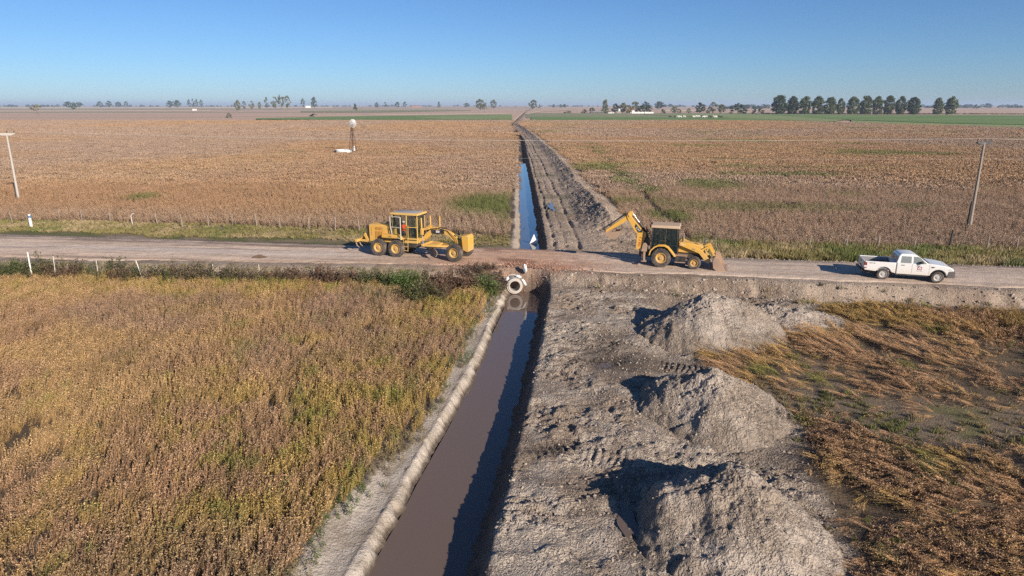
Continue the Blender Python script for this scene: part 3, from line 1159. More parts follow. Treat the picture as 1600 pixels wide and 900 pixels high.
soy = proto_coll('soy_plant', [plant_proto('soy_plant', .15, .80, 8, 13, .036, .008, 40 + i, lean=(.10 * (i % 3 - 1), -.05), bushy=.7) for i in range(7)])
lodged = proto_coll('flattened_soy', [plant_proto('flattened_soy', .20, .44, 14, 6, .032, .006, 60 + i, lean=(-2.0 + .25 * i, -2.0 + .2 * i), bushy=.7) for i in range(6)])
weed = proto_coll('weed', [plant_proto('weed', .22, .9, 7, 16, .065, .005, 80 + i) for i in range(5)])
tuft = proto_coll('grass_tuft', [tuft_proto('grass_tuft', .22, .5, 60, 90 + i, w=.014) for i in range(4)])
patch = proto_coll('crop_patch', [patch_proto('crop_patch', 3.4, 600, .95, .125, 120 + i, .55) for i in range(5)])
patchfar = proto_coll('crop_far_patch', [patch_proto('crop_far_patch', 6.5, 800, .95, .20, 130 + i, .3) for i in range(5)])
clods = proto_coll('clod', [clod_proto('clod', 150 + i) for i in range(6)])

TAN = np.array([0.475, 0.315, 0.160])
PINK = np.array([0.43, 0.275, 0.165])
YEL = np.array([0.44, 0.325, 0.095])
GRN = np.array([0.16, 0.20, 0.045])
DKG = np.array([0.07, 0.105, 0.03])


def soy_tint(x, y):
    n = len(x)
    a = fbm(x, y, 0.16, 4, 200)
    b = fbm(x, y, 0.8, 3, 201) + rng.normal(0, .16, n)
    c = fbm(x, y, 0.09, 3, 202)
    t = lum(np.tile(TAN, (n, 1)), PINK, sst(-.1, .4, a))
    # yellow leaf still on towards the canal and the road
    yb = sst(-22, -4, x) * .8 + sst(39, 46, y) * .6
    t = lum(t, YEL, np.clip(sst(-.05, .5, b + .45 * (yb - .45)) * (0.35 + .6 * yb), 0, .95))
    gb = sst(.22, .6, .7 * fbm(x, y, .8, 3, 203) + .35 * (yb - .55) + .3 * b + rng.normal(0, .12, n))
    t = lum(t, GRN * 1.15, gb * .7)
    t = lum(t, np.array([.33, .22, .19]), sst(.25, .55, c) * .5)
    t = t * (1 + .22 * fbm(x * 2.0, y * .35, .8, 3, 204))[:, None]
    return t * rng.uniform(.72, 1.22, n)[:, None]


# near left crop
ur, vr = np.meshgrid(np.arange(-62, 4, .44), np.arange(9, 55, .118))
ur = ur.ravel() + rng.normal(0, .055, ur.size) + .10 * fbm(ur.ravel(), vr.ravel(), .5, 3, 199)
vr = vr.ravel() + rng.uniform(-.06, .06, vr.size)
x, y = ur + .13 * (vr - 30), vr
cleft = fbm(x * 1.5, y * .32, .95, 3, 198)
kk_ = rng.uniform(0, 1, len(x)) < sst(-.8, -.3, cleft)
x, y = x[kk_], y[kk_]
d = y - road_c(x)
k = in_view(x, y) & (x < crop_left(y) + .35 * fbm(x, y, .9, 2, 205)) & (d < -road_h(x) - 1.7 + .5 * fbm(x, y, .4, 2, 206))
x, y = x[k], y[k]
P = np.stack([x, y, ground_h(x, y, False) - .02], 1)
lean = np.interp(x, [-30, -14, -4], [.34, .26, .12]) + .25 * fbm(x, y, .25, 2, 207)
rot = np.stack([rng.normal(0, .16, len(x)) - .05, rng.normal(0, .16, len(x)) + lean, rng.uniform(0, 2 * PI, len(x))], 1)
hgt = (.84 + .34 * fbm(x * 1.6, y * .4, .8, 3, 208)) * rng.uniform(.82, 1.2, len(x))
wd = rng.uniform(.8, 1.2, len(x)) * .92
scatter('soybean_crop', 'ripe tan and yellow soybean crop left of the near canal', 'crop', soy, P, rot, np.stack([wd, wd, hgt], 1), soy_tint(x, y))

# trampled crop on the near right
x, y = jgrid(7, 48, 11, 43, .235)
d = y - road_c(x)
w = wet_mask(x, y)
st_ = fbm(x * .8 + .5 * y, y * .4 - .3 * x, .6, 3, 212)
up_ = sst(24, 33, x + (y - 30) * .6) * sst(28, 36, y)
k = in_view(x, y) & (x > crop_right(y) + .5 * fbm(x, y, .8, 2, 210)) & (d < -road_h(x) - 1.5 + .3 * fbm(x, y, .5, 2, 211)) & (rng.uniform(0, 1, len(x)) > w * .86) & ((st_ > -.16) | (rng.uniform(0, 1, len(x)) < .10 + .6 * up_)) & ((np.mod((x - .1 * (y - 30) + .7 * fbm(x * .6, y * .5, .5, 2, 217)) / 1.45, 1) > .24) | (fbm(x, y, .3, 2, 218) < -.25) | (y > 36.5))
x, y = x[k], y[k]
n = len(x)
P = np.stack([x, y, ground_h(x, y, True) - .03], 1)
flow = .9 * fbm(x, y, .12, 2, 213)
flow2 = np.where(y > 35, .3, 1.0)
rot = np.stack([rng.normal(0, .2, n), rng.normal(0, .2, n), flow + rng.normal(0, .35, n)], 1)
t = lum(np.tile(PINK * .95 + .02, (n, 1)), TAN, sst(.0, .5, fbm(x, y, .3, 3, 214)))
t = lum(t, YEL * .9, sst(.2, .6, fbm(x, y, .35, 3, 215) + .5 * sst(34, 38, y)) * .6)
t = lum(t, GRN, sst(.35, .65, fbm(x, y, .4, 3, 216) + .25 * wet_mask(x, y + 1.5)) * .8)
sc = rng.uniform(.75, 1.15, n)
scatter('flattened_crop', 'flattened tan soybean crop lying in swaths right of the clay heaps', 'crop', lodged, P, rot, np.stack([sc, sc, sc * (.75 + .35 * up_[k])], 1), t * np.array([1.16, 1.13, 1.08]) * rng.uniform(.7, 1.25, n)[:, None])

# standing crop beyond the road


def far_tint(x, y):
    n = len(x)
    a = fbm(x, y, 0.045, 4, 220)
    b = fbm(x, y, 0.012, 3, 221)
    t = lum(np.tile(PINK, (n, 1)), TAN * .4 + PINK * .6, sst(-.3, .4, a))
    t = lum(t, np.array([.40, .29, .215]), sst(-.3, .3, b) * .85)
    t = lum(t, np.array([.40, .30, .225]), sst(12, 0, y - fence_y(x)) * .6)
    t = lum(t, GRN, sst(.42, .62, fbm(x * .5, y, .06, 3, 222)) * .55 * sst(40, 60, y) * (x > 10))
    xa_ = np.interp(y, TRA[1], TRA[0])
    t = lum(t, np.array([.14, .18, .05]), np.exp(-((x - xa_ - .8) / 1.3) ** 2) * (y < TRA[1][-1]) * sst(-.3, .2, fbm(x, y, .12, 2, 223)) * .8)
    # the weedy places
    for gx, gy, rx, ry, s_ in gweeds:
        t = lum(t, np.array([.15, .185, .055]), np.exp(-(((x - gx) / rx) ** 2 + ((y - gy) / ry) ** 2) ** 2) * s_)
    return t * np.array([1.04, 1.03, 1.03]) * rng.uniform(.86, 1.1, n)[:, None]


gweeds = [gp(755, 318, .8) + (4.2, 9, .95), gp(225, 307, .8) + (2.2, 2.5, .85), gp(1045, 335, .8) + (2.5, 4, .9), gp(950, 262, .8) + (2.2, 9, .7), gp(980, 280, .8) + (2, 8, .75),
          gp(1110, 288, .8) + (5, 6, .8), gp(1220, 272, .8) + (12, 4, .7), gp(1160, 260, .8) + (5, 5, .5), gp(1400, 240, .8) + (16, 7, .7), gp(1150, 322, .8) + (8, 4, .6),
          gp(1290, 325, .8) + (6, 3, .4), gp(450, 238, .8) + (3, 5, .3), gp(940, 355, .8) + (2.0, 3, .9), gp(790, 322, .8) + (1.2, 12, .7), gp(590, 239, .8) + (4, 3, .5),
          gp(1430, 322, .8) + (3, 2, .5), gp(1300, 262, .8) + (20, 4, .35), gp(1320, 302, .8) + (3, 2.5, .4)]


def right_field(x, y):
    """brown crop gives way to green pasture beyond this line on the right"""
    return y < np.interp(x, [0, 150, 210, 240, 272, 500], [540, 545, 520, 430, 352, 200])


TRA = np.array([gp(*p, .8) for p in ((1075, 366), (1025, 320), (994, 287), (956, 262), (917, 224))]).T
TRB = np.array([gp(*p, .8) for p in ((1040, 272), (1010, 260), (992, 253), (961, 236), (930, 223))]).T


def far_ok(x, y):
    d = y - road_c(x)
    s = x - canal_x(y)
    fy = fence_y(x)
    kx = np.interp(y, _kx_y, _kx)
    ok = (y > fy + .15 + .25 * fbm(x, y, .4, 2, 224)) & in_view(x, y, 4, 1.06)
    left = s < -canal_hw(y) - 1.2 + .5 * fbm(x, y, .35, 2, 225)
    right = x > kx + 2.7 + .7 * fbm(x, y, .25, 2, 226)
    pond = np.hypot((x + 41.5) / 5.0, (y - 177.0) / 5.0) > 1
    trk = np.abs(x - np.interp(y, TRA[1], TRA[0]) + .2 * fbm(x * 0, y, .2, 2, 229)) > np.where(y < TRA[1][-1], np.where(y < 100, .34, .85), -1)
    trk2 = np.abs(x - np.interp(y, TRB[1], TRB[0])) > np.where((y < TRB[1][-1]) & (y > TRB[1][0]), .8, -1)
    return ok & (left | (right & right_field(x, y) & trk & trk2)) & (y < 545) & pond


# first ranks as single plants, then pieces of crop
x, y = jgrid(-95, 75, 52, 112, .42)
k = far_ok(x, y) & (y < 104 + 10 * fbm(x, y, .06, 2, 227))
x, y = x[k], y[k]
n = len(x)
P = np.stack([x, y, ground_h(x, y, False) - .03], 1)
rot = np.stack([rng.normal(0, .2, n), rng.normal(0, .2, n) - .12, rng.uniform(0, 2 * PI, n)], 1)
hh = (1.0 + .3 * fbm(x, y, .3, 3, 228)) * rng.uniform(.85, 1.2, n)
ww = rng.uniform(1.2, 1.7, n)
scatter('standing_crop', 'brown dry crop standing beyond the road', 'crop', soy, P, rot, np.stack([ww, ww, hh], 1), far_tint(x, y))
x, y = jgrid(-260, 250, 92, 262, 2.5)
k = far_ok(x, y) & (y > 99 + 10 * fbm(x, y, .06, 2, 227))
x, y = x[k], y[k]
n = len(x)
P = np.stack([x, y, ground_h(x, y, False) - .05], 1)
rot = np.stack([0 * x, 0 * x, rng.uniform(0, 2 * PI, n)], 1)
sc = rng.uniform(.9, 1.15, n)
scatter('distant_crop', 'brown crop in the middle distance beyond the road', 'crop', patch, P, rot, np.stack([sc, sc, rng.uniform(.8, 1.15, n)], 1), far_tint(x, y))
x, y = jgrid(-500, 460, 250, 545, 5.0)
k = far_ok(x, y) & (y > 256)
x, y = x[k], y[k]
n = len(x)
P = np.stack([x, y, ground_h(x, y, False) - .05], 1)
rot = np.stack([0 * x, 0 * x, rng.uniform(0, 2 * PI, n)], 1)
sc = rng.uniform(.9, 1.15, n)
scatter('far_crop', 'pinkish brown crop far off before the green strips', 'crop', patchfar, P, rot, np.stack([sc, sc, rng.uniform(.8, 1.15, n)], 1), far_tint(x, y))

# grass on the verges
x, y = jgrid(-75, 60, 45, 80, .30)
d = y - road_c(x)
hw = road_h(x)
fy = fence_y(x)
kx = np.interp(y, _kx_y, _kx)
s = x - canal_x(y)
nn = fbm(x, y, .3, 3, 231)
k = in_view(x, y) & (d > hw + np.where(x < 0, 4.3, 2.2) + 1.6 * nn) & (y < fy + .8) & ((s < -1.7) | (x > 13.0 + nn)) & (rng.uniform(0, 1, len(x)) < .8 + .4 * nn)
x, y = x[k], y[k]
n = len(x)
P = np.stack([x, y, ground_h(x, y, False)], 1)
t = lum(np.tile(np.array([.25, .215, .085]), (n, 1)), np.array([.37, .29, .16]), sst(-.2, .4, fbm(x, y, .35, 3, 232)))
t = lum(t, np.array([.12, .17, .045]), sst(.15, .5, fbm(x, y, .22, 3, 233)) * .7)
rot = np.stack([rng.normal(0, .15, n), rng.normal(0, .15, n), rng.uniform(0, 2 * PI, n)], 1)
sc = rng.uniform(.45, .95, n) * np.where(x > 10, 1.4, .62)
scatter('verge_grass', 'green and straw coloured grass along the far verge of the road', 'grass', tuft, P, rot, sc, t * rng.uniform(.7, 1.2, n)[:, None])

# dark rank weeds on the near bank left of the canal, and sprinkled on the left bank
x, y = jgrid(-60, 1, 40, 55, .28)
d = y - road_c(x)
hw = road_h(x)
f0 = np.interp(x, [-60, -40, -15, -8, -3, -1], [1.7, 1.6, 1.9, 2.2, 2.4, 2.2])
dens = np.interp(x, [-60, -38, -30, -20, -14, -9, -2.5, -1.2, -.9], [.9, .75, .7, .6, .75, .95, .95, .8, 0])
dd = -hw - d
nn = fbm(x, y, .35, 3, 241)
big = sst(-10, -6, x)
k = in_view(x, y) & (dd > f0 - .3 + .5 * nn) & (dd < f0 + .85 + 3.2 * big * np.clip(.6 + nn, .2, 1.2)) & (rng.uniform(0, 1, len(x)) < dens + .5 * nn) & (x < np.minimum(-.75, crop_left(y) + .9))
x, y = x[k], y[k]
n = len(x)
P = np.stack([x, y, ground_h(x, y, False) - .02], 1)
t = lum(np.tile(np.array([.12, .10, .055]), (n, 1)), np.array([.145, .09, .06]), sst(-.2, .3, fbm(x, y, .3, 3, 242)))
t = lum(t, DKG, sst(.0, .45, fbm(x, y, .4, 3, 243)) * .7)
t = lum(t, np.array([.085, .15, .03]), np.exp(-(((x + 7.2) / 1.2) ** 2)) * .7 + np.exp(-(((x + 1.5) / .6) ** 2 + ((y - 44) / 1.7) ** 2)) * .85)
rot = np.stack([rng.normal(0, .2, n), rng.normal(0, .2, n), rng.uniform(0, 2 * PI, n)], 1)
sc = rng.uniform(.85, 1.45, n)
scatter('bank_weeds', 'dark green and brown weeds along the near foot of the road bank', 'weeds', weed, P, rot, np.stack([sc, sc, sc * rng.uniform(.9, 1.35, n)], 1), t * rng.uniform(.7, 1.2, n)[:, None])
x, y = jgrid(-60, 40, 40, 56, .33)
d = y - road_c(x)
hw = road_h(x)
nn = fbm(x, y, .4, 3, 246)
k = in_view(x, y) & (d < -hw - .35) & (d > -hw - 2.3) & (np.abs(x - canal_x(y)) > 1.6) & (rng.uniform(0, 1, len(x)) < np.where(x < 0, np.interp(x, [-60, -16, -8, 0], [.5, .42, .35, .1]), .035) + .3 * nn)
k2 = in_view(x, y) & (x > 18) & (d < -hw - 1.3) & (d > -hw - 2.6) & (rng.uniform(0, 1, len(x)) < .5)
k = k | k2
x, y = x[k], y[k]
n = len(x)
t = lum(np.tile(np.array([.34, .275, .17]), (n, 1)), np.array([.16, .16, .07]), sst(0, .4, fbm(x, y, .5, 3, 247)))
scatter('bank_stubble', 'thin straw grass on the near slope of the road bank', 'grass', tuft, np.stack([x, y, ground_h(x, y, True) - .02], 1),
        np.stack([rng.normal(0, .2, n), rng.normal(0, .2, n), rng.uniform(0, 2 * PI, n)], 1), rng.uniform(.3, .75, n), t * rng.uniform(.7, 1.2, n)[:, None])
# weeds trailing over the clay shelf, and stray plants over the trodden ground
x, y = jgrid(-8, 1, 11, 45, .25)
cl_ = crop_left(y)
k = (x > cl_ - .2) & (x < cl_ + .55 + .5 * fbm(x, y, .5, 2, 250)) & (rng.uniform(0, 1, len(x)) < .55 + .6 * fbm(x, y, .35, 2, 251))
x, y = x[k], y[k]
n = len(x)
t = lum(np.tile(np.array([.25, .20, .10]), (n, 1)), np.array([.11, .15, .05]), sst(-.1, .3, fbm(x, y, .4, 3, 252)))
scatter('shelf_weeds', 'low weeds creeping over the pale clay shelf by the near canal', 'weeds', weed, np.stack([x, y, ground_h(x, y, False)], 1),
        np.stack([rng.normal(0, .25, n), rng.normal(0, .25, n), rng.uniform(0, 2 * PI, n)], 1), rng.uniform(.3, .62, n), t * rng.uniform(.7, 1.2, n)[:, None])
x, y = jgrid(7.5, 40, 11, 42, .33)
w = wet_mask(x, y)
k = in_view(x, y) & (x > crop_right(y) - .8) & (y - road_c(x) < -road_h(x) - 1.6) & (rng.uniform(0, 1, len(x)) < (.12 + .5 * w) * (.6 + fbm(x, y, .5, 3, 255)))
x, y = x[k], y[k]
n = len(x)
t = lum(np.tile(np.array([.24, .19, .10]), (n, 1)), np.array([.14, .15, .05]), sst(-.1, .4, fbm(x, y, .4, 3, 256)))
scatter('stray_weeds', 'stray low weeds on the muddy trampled ground at the right', 'weeds', tuft, np.stack([x, y, ground_h(x, y, True) - .02], 1),
        np.stack([rng.normal(0, .3, n), rng.normal(0, .3, n), rng.uniform(0, 2 * PI, n)], 1), rng.uniform(.25, .6, n), t * rng.uniform(.7, 1.2, n)[:, None])

# loose clods on the dug ground
xa, ya = jgrid(-2, 20, 11, 44, .125)
s = xa - canal_x(ya)
ka = (s > canal_hw(ya) + .8) & (xa < crop_right(ya) + .3) & in_view(xa, ya) & (rng.uniform(0, 1, len(xa)) < .34 + .5 * fbm(xa, ya, .7, 3, 260)) & (ya - road_c(xa) < -road_h(xa) - .6)
xb, yb = jgrid(2, 15, 55, 105, .28)
kx = np.interp(yb, _kx_y, _kx)
kb = (xb - canal_x(yb) > canal_hw(yb) + .9) & (xb < kx + 2.6) & (rng.uniform(0, 1, len(xb)) < .10 + .25 * sst(-2.5, -1, xb - kx)) & (yb - road_c(xb) > road_h(xb) + .3)
xc, yc = jgrid(-3, 48, 40, 62, .2)
dc = yc - road_c(xc)
kc = (((dc > road_h(xc) - .1) & (dc < road_h(xc) + 1.9) & (xc > 10)) | ((dc < -road_h(xc) + .1) & (dc > -road_h(xc) - 1.6) & (xc > 1.6))) & (rng.uniform(0, 1, len(xc)) < .6) & in_view(xc, yc)
x = np.concatenate([xa[ka], xb[kb], xc[kc]])
y = np.concatenate([ya[ka], yb[kb], yc[kc]])
zc_ = ground_h(x, y, True)
hp = np.concatenate(HEAP_PTS)
x, y, zc_ = np.concatenate([x, hp[:, 0]]), np.concatenate([y, hp[:, 1]]), np.concatenate([zc_, hp[:, 2]])
n = len(x)
sc = .018 + .06 * rng.uniform(0, 1, n) ** 3.6
sc = sc * np.where(y - road_c(x) > -road_h(x) - 1.7, 1.7, 1.0)
t = lum(np.tile(np.array([.36, .305, .255]), (n, 1)), np.array([.27, .215, .17]), sst(-.2, .4, fbm(x, y, .5, 3, 261)))
scatter('loose_clods', 'loose dry clods strewn over the dug ground', 'clods', clods, np.stack([x, y, zc_ + sc * .05], 1),
        rng.uniform(0, 2 * PI, (n, 3)), sc[:, None] * rng.uniform(.7, 1.3, (n, 3)), t * rng.uniform(.75, 1.15, n)[:, None])
# brick rubble pressed into the crossing
x, y = rng.normal(0.3, 3.6, 1500), rng.normal(47.6, .9, 1500)
d = y - road_c(x)
k = (d > -road_h(x) - .3) & (d < 0)
x, y = x[k], y[k]
n = len(x)
t = lum(np.tile(np.array([.34, .12, .06]), (n, 1)), np.array([.36, .27, .21]), rng.uniform(0, 1, n))
sc = .02 + .06 * rng.uniform(0, 1, n) ** 2
scatter('brick_rubble', 'broken red brick and earth along the near edge of the canal crossing', 'rubble', clods, np.stack([x, y, zg(x, y) + .005], 1), rng.uniform(0, 2 * PI, (n, 3)), sc, t * rng.uniform(.7, 1.2, n)[:, None])

# dead brown brush on the slope left of the drain pipe
x, y = rng.uniform(-4.6, -.55, 700), rng.uniform(44.4, 47.6, 700)
d = y - road_c(x)
k = (d < -road_h(x) + .15 * fbm(x, y, 1, 2, 270)) & (rng.uniform(0, 1, 700) < .25 + .6 * np.exp(-((x + 1.6) / 1.1) ** 2)) & (x > -4.2 + (y - 44.4) * .3)
x, y = x[k], y[k]
n = len(x)
t = lum(np.tile(np.array([.12, .075, .05]), (n, 1)), np.array([.17, .15, .12]), rng.uniform(0, 1, n) ** 2)
scatter('dead_brush', 'dark dead brush tumbled down the bank left of the drain pipe', 'brush', weed, np.stack([x, y, ground_h(x, y, False)], 1), np.stack([rng.normal(0, .5, n), rng.normal(0, .5, n), rng.uniform(0, 6.28, n)], 1), rng.uniform(.45, 1.0, n), t)

# ------------------------------------------------------------------ machines on the road
def wheel(parent, c, r, w, rim_r, rim_mat, side=-1, lugs=0, lug_h=0.03, yaw=0.0, name='wheel', dish=0.10):
    """tyre with lugs (the part), with rim and hub as its own pieces; side -1: outer face towards -y"""
    mb = MB()
    hw = w / 2
    k = r - rim_r
    prof = [(rim_r, -hw * .80), (rim_r + k * .25, -hw * .97), (rim_r + k * .62, -hw), (r - k * .12, -hw * .9), (r - lug_h * .6, -hw * .72),
            (r - lug_h, 0), (r - lug_h * .6, hw * .72), (r - k * .12, hw * .9), (rim_r + k * .62, hw), (rim_r + k * .25, hw * .97), (rim_r, hw * .80)]
    mb.lathe(prof, (0, 0, 0), 'y', 40)
    for i in range(lugs):
        for sgn in (-1, 1):
            a = 2 * PI * (i + (0.5 if sgn > 0 else 0)) / lugs
            t2 = a + 0.16
            p = []
            for (ang, yy, rr) in ((a, sgn * hw * .02, r), (t2, sgn * hw * .93, r - k * .10)):
                p.append(Vector((rr * math.cos(ang), yy, rr * math.sin(ang))))
            up = Vector((math.cos(a), 0, math.sin(a)))
            q = Vector((p[1].x, p[1].y, p[1].z)) - up * lug_h * .1
            mb.bar(p[0] - up * lug_h * .9, q - up * lug_h * .7, r * .085, lug_h * 1.9, up=tuple(up))
    o = mb.build(name, M['tyre'], parent)
    o.location = c
    o.rotation_euler = (0, 0, yaw)
    rm = MB()
    s = side
    prof = [(rim_r * 1.02, -hw * .82), (rim_r * 1.02, hw * .82), (rim_r * .90, hw * .80), (rim_r * .86, s * hw * .1), (rim_r * .55, s * (hw * .8 - dish)), (rim_r * .42, s * (hw * .8 - dish * .6)),
            (rim_r * .14, s * (hw * .8 - dish * .5)), (rim_r * .12, -s * hw * .2), (rim_r * .80, -s * hw * .25), (rim_r * .88, -hw * .8)]
    if s < 0:
        prof = [(rim_r * 1.02, hw * .82), (rim_r * 1.02, -hw * .82), (rim_r * .90, -hw * .80), (rim_r * .84, -hw * .55), (rim_r * .74, -(hw * .8 - dish)), (rim_r * .40, -(hw * .8 - dish * .75)),
                (rim_r * .12, -(hw * .8 - dish * .75)), (rim_r * .12, hw * .2), (rim_r * .80, hw * .25), (rim_r * .88, hw * .8)]
    rm.lathe(prof, (0, 0, 0), 'y', 32)
    rm.build('rim', rim_mat, o)
    hb = MB()
    hb.cyl((0, 0, 0), (0, s * (hw * .8 - dish * .15), 0), rim_r * .36, rim_r * .30, 20)
    for i in range(8):
        a = 2 * PI * i / 8
        hb.cyl((rim_r * .55 * math.cos(a), s * (hw * .8 - dish), rim_r * .55 * math.sin(a)), (rim_r * .55 * math.cos(a), s * (hw * .8 - dish * .7), rim_r * .55 * math.sin(a)), rim_r * .05, n=6)
    hb.build('hub', rim_mat, o)
    return o


def lettering(parent, s, size, loc, rot, mat_, name='lettering', align='CENTER', depth=0.004, squash=1.0):
    cu = bpy.data.curves.new(name, 'FONT')
    cu.body = s
    cu.size = size
    cu.extrude = depth
    cu.align_x = align
    cu.align_y = 'CENTER'
    tmp = bpy.data.objects.new(name + '_tmp', cu)
    COL.objects.link(tmp)
    dg = bpy.context.evaluated_depsgraph_get()
    me = bpy.data.meshes.new_from_object(tmp.evaluated_get(dg))
    bpy.data.objects.remove(tmp)
    me.name = name
    me.materials.clear()
    o = link(name, me, mat_, parent)
    o.location = loc
    o.rotation_euler = rot
    o.scale = (squash, 1, 1)
    return o


def pane(parent, pts, mat_, thick=0.012, name='window'):
    """flat pane through 4 (or more) corner points, given thickness"""
    P = [Vector(p) for p in pts]
    nrm = (P[1] - P[0]).cross(P[2] - P[0]).normalized() * (thick / 2)
    n = len(P)
    mb = MB()
    mb.add([tuple(p + nrm) for p in P] + [tuple(p - nrm) for p in P],
           [tuple(range(n)), tuple(range(2 * n - 1, n - 1, -1))] + [(i, n + i, n + (i + 1) % n, (i + 1) % n) for i in range(n)])
    return mb.build(name, mat_, parent, smooth=False)


def frame_loop(mb, pts, w):
    for i in range(len(pts)):
        mb.bar(pts[i], pts[(i + 1) % len(pts)], w)


def seat_machine(root, yaw, contact):
    """put a machine on the road: contact = list of local (x, y) wheel positions; fits height, pitch and roll"""
    x0, y0 = root.location.x, root.location.y
    ca, sa = math.cos(yaw), math.sin(yaw)
    A, B = [], []
    for lx, ly in contact:
        wx, wy = x0 + lx * ca - ly * sa, y0 + lx * sa + ly * ca
        A.append((1, lx, ly))
        B.append(zg1(wx, wy))
    sol = np.linalg.lstsq(np.array(A, float), np.array(B, float), rcond=None)[0]
    root.location.z = sol[0] - .015
    root.rotation_euler = (math.atan(sol[2]), -math.atan(sol[1]), yaw)


# ---- motor grader
GRX, GRY_ = gp(593, 400, 1.0)
gr_yaw = R(-19.5)
off = Vector((0, 1.02, 0))
off.rotate(Euler((0, 0, gr_yaw)))
grader = empty('motor_grader', (GRX + off.x, GRY_ + off.y, 1.0))
tag(grader, 'yellow motor grader with long arched frame and open cab door, left of the canal crossing', 'motor grader')
seat_machine(grader, gr_yaw, [(0, -1), (0, 1), (1.5, -1), (1.5, 1), (6.3, -1), (6.3, 1)])
WR = 0.67
for xx in (0.0, 1.5):
    for sy in (-1, 1):
        wheel(grader, (xx, sy * 1.02, WR), WR, .40, .36, M['rimy'], sy, 18, .035)
for sy in (-1, 1):
    wheel(grader, (6.3, sy * 1.02, WR), WR, .40, .36, M['rimy'], sy, 18, .035, yaw=R(-4))
mb = MB()
mb.prism([(-1.05, 1.0), (.85, 1.0), (.95, 1.45), (.52, 2.20), (.40, 2.28), (-1.0, 2.33), (-1.08, 2.25)], -.60, .60)
mb.build('engine_housing', M['yellow'], grader, bevel=.035)
mb = MB()
for row, (z0, z1) in enumerate(((1.90, 2.14), (1.20, 1.82))):
    for i in range(5):
        mb.box(-.52 + i * .125, -.455 + i * .125, -.612, -.59, z0, z1)
mb.box(-.86, -.83, -.612, -.59, 1.5, 2.1)
mb.box(.14, .16, -.612, -.59, 1.75, 2.12)
mb.build('grille', paint('grille_orange', (0.33, 0.13, 0.02), .6, .2), grader, smooth=False)  # dark orange slats standing proud of the yellow housing
pane(grader, [(.30, -.606, 1.35), (.82, -.606, 1.35), (.86, -.606, 1.50), (.62, -.606, 1.82)], paint('pale_patch', (.62, .36, .27), .6, .2), .01, 'hazard_panel')
mb = MB()
mb.box(-1.34, -1.10, -.50, .50, 1.05, 2.18)
for i in range(6):
    mb.bar((-1.35, -.46, 1.15 + i * .18), (-1.35, .46, 1.15 + i * .18), .03)
mb.build('radiator_guard', M['black'], grader, bevel=.02)
for ya_, yb_ in ((-1.02, -.61), (.61, 1.02)):
    mb = MB()
    mb.prism([(.25, 1.42), (1.62, 1.42), (1.95, 1.32), (1.95, 1.40), (1.62, 1.70), (.25, 1.70)], ya_, yb_)
    mb.build('side_tank', M['yellow'], grader, bevel=.03)
lettering(grader, '140K', .17, (.95, -1.026, 1.55), (PI / 2, 0, 0), M['greymark'])
mb = MB()
for sy in (-1, 1):
    mb.box(-.35, 1.85, sy * .70 - .09, sy * .70 + .09, .45, .92)
mb.cyl((.75, -.7, .75), (.75, .7, .75), .16)
mb.box(-1.0, 3.0, -.42, .42, .70, 1.02)
mb.build('tandem_case', M['dark'], grader, bevel=.02)
# ripper at the back
mb = MB()
mb.prism([(-1.12, 1.02), (-1.35, .95), (-1.62, 1.42), (-1.52, 1.62), (-1.38, 1.52)], -.52, -.40)
mb.prism([(-1.12, 1.02), (-1.35, .95), (-1.62, 1.42), (-1.52, 1.62), (-1.38, 1.52)], .40, .52)
mb.bar((-1.3, -.46, .98), (-2.05, -.46, 1.02), .10, .16)
mb.bar((-1.3, .46, .98), (-2.05, .46, 1.02), .10, .16)
mb.box(-2.18, -1.96, -.92, .92, .92, 1.12)
mb.cyl((-1.55, -.3, 1.45), (-2.0, -.3, 1.1), .06)
mb.cyl((-1.55, .3, 1.45), (-2.0, .3, 1.1), .06)
rip = mb.build('ripper', M['yellow'], grader, bevel=.02)
for yy in (-.78, -.28, .28, .78):
    mb = MB()
    mb.tube([(-2.14, yy, 1.15), (-2.16, yy, .85), (-2.08, yy, .62), (-1.88, yy, .48)], .05, 8, [.055, .055, .045, .02])
    mb.build('shank', M['steel'], rip)
# cab
mb = MB()
mb.box(1.00, 3.15, -.72, .72, 1.36, 1.46)
for px_, py_ in ((1.05, .70), (1.05, -.70), (3.10, .62), (3.10, -.62), (2.28, -.76), (2.28, .76)):
    mb.bar((px_, py_, 1.40), (px_, py_ * .97, 3.20), .07)
mb.box(1.01, 1.09, -.70, .70, 1.46, 2.05)
mb.box(1.9, 3.05, -.55, .55, 1.05, 1.36)
mb.bar((2.28, -.76, 2.30), (3.10, -.62, 2.30), .05)
mb.bar((2.28, .76, 2.30), (3.10, .62, 2.30), .05)
mb.bar((2.28, .76, 1.48), (1.05, .70, 1.48), .06)
mb.build('cab', M['yellow_top'], grader, bevel=.01)
mb = MB()
mb.box(.92, 3.26, -.80, .80, 3.20, 3.36, .03, .03)
rf = mb.build('roof', M['yellow_top'], grader, bevel=.03)
mb = MB()
mb.box(1.02, 3.02, -.68, .68, 3.358, 3.385, .05, .05)
mb.build('roof_sheet', M['grey_roof'], rf, bevel=.008)
for yy in (-.62, -.3, .3, .62):
    mb = MB()
    mb.box(3.24, 3.32, yy - .07, yy + .07, 3.12, 3.22)
    mb.build('work_light', M['black'], grader, bevel=.01)
pane(grader, [(3.12, -.58, 2.32), (3.12, .58, 2.32), (3.12, .58, 3.18), (3.12, -.58, 3.18)], M['glass'])
pane(grader, [(3.12, -.58, 1.5), (3.12, .58, 1.5), (3.12, .58, 2.28), (3.12, -.58, 2.28)], M['glass'])
pane(grader, [(2.33, -.755, 2.33), (3.06, -.63, 2.33), (3.06, -.62, 3.17), (2.33, -.74, 3.17)], M['glass'])
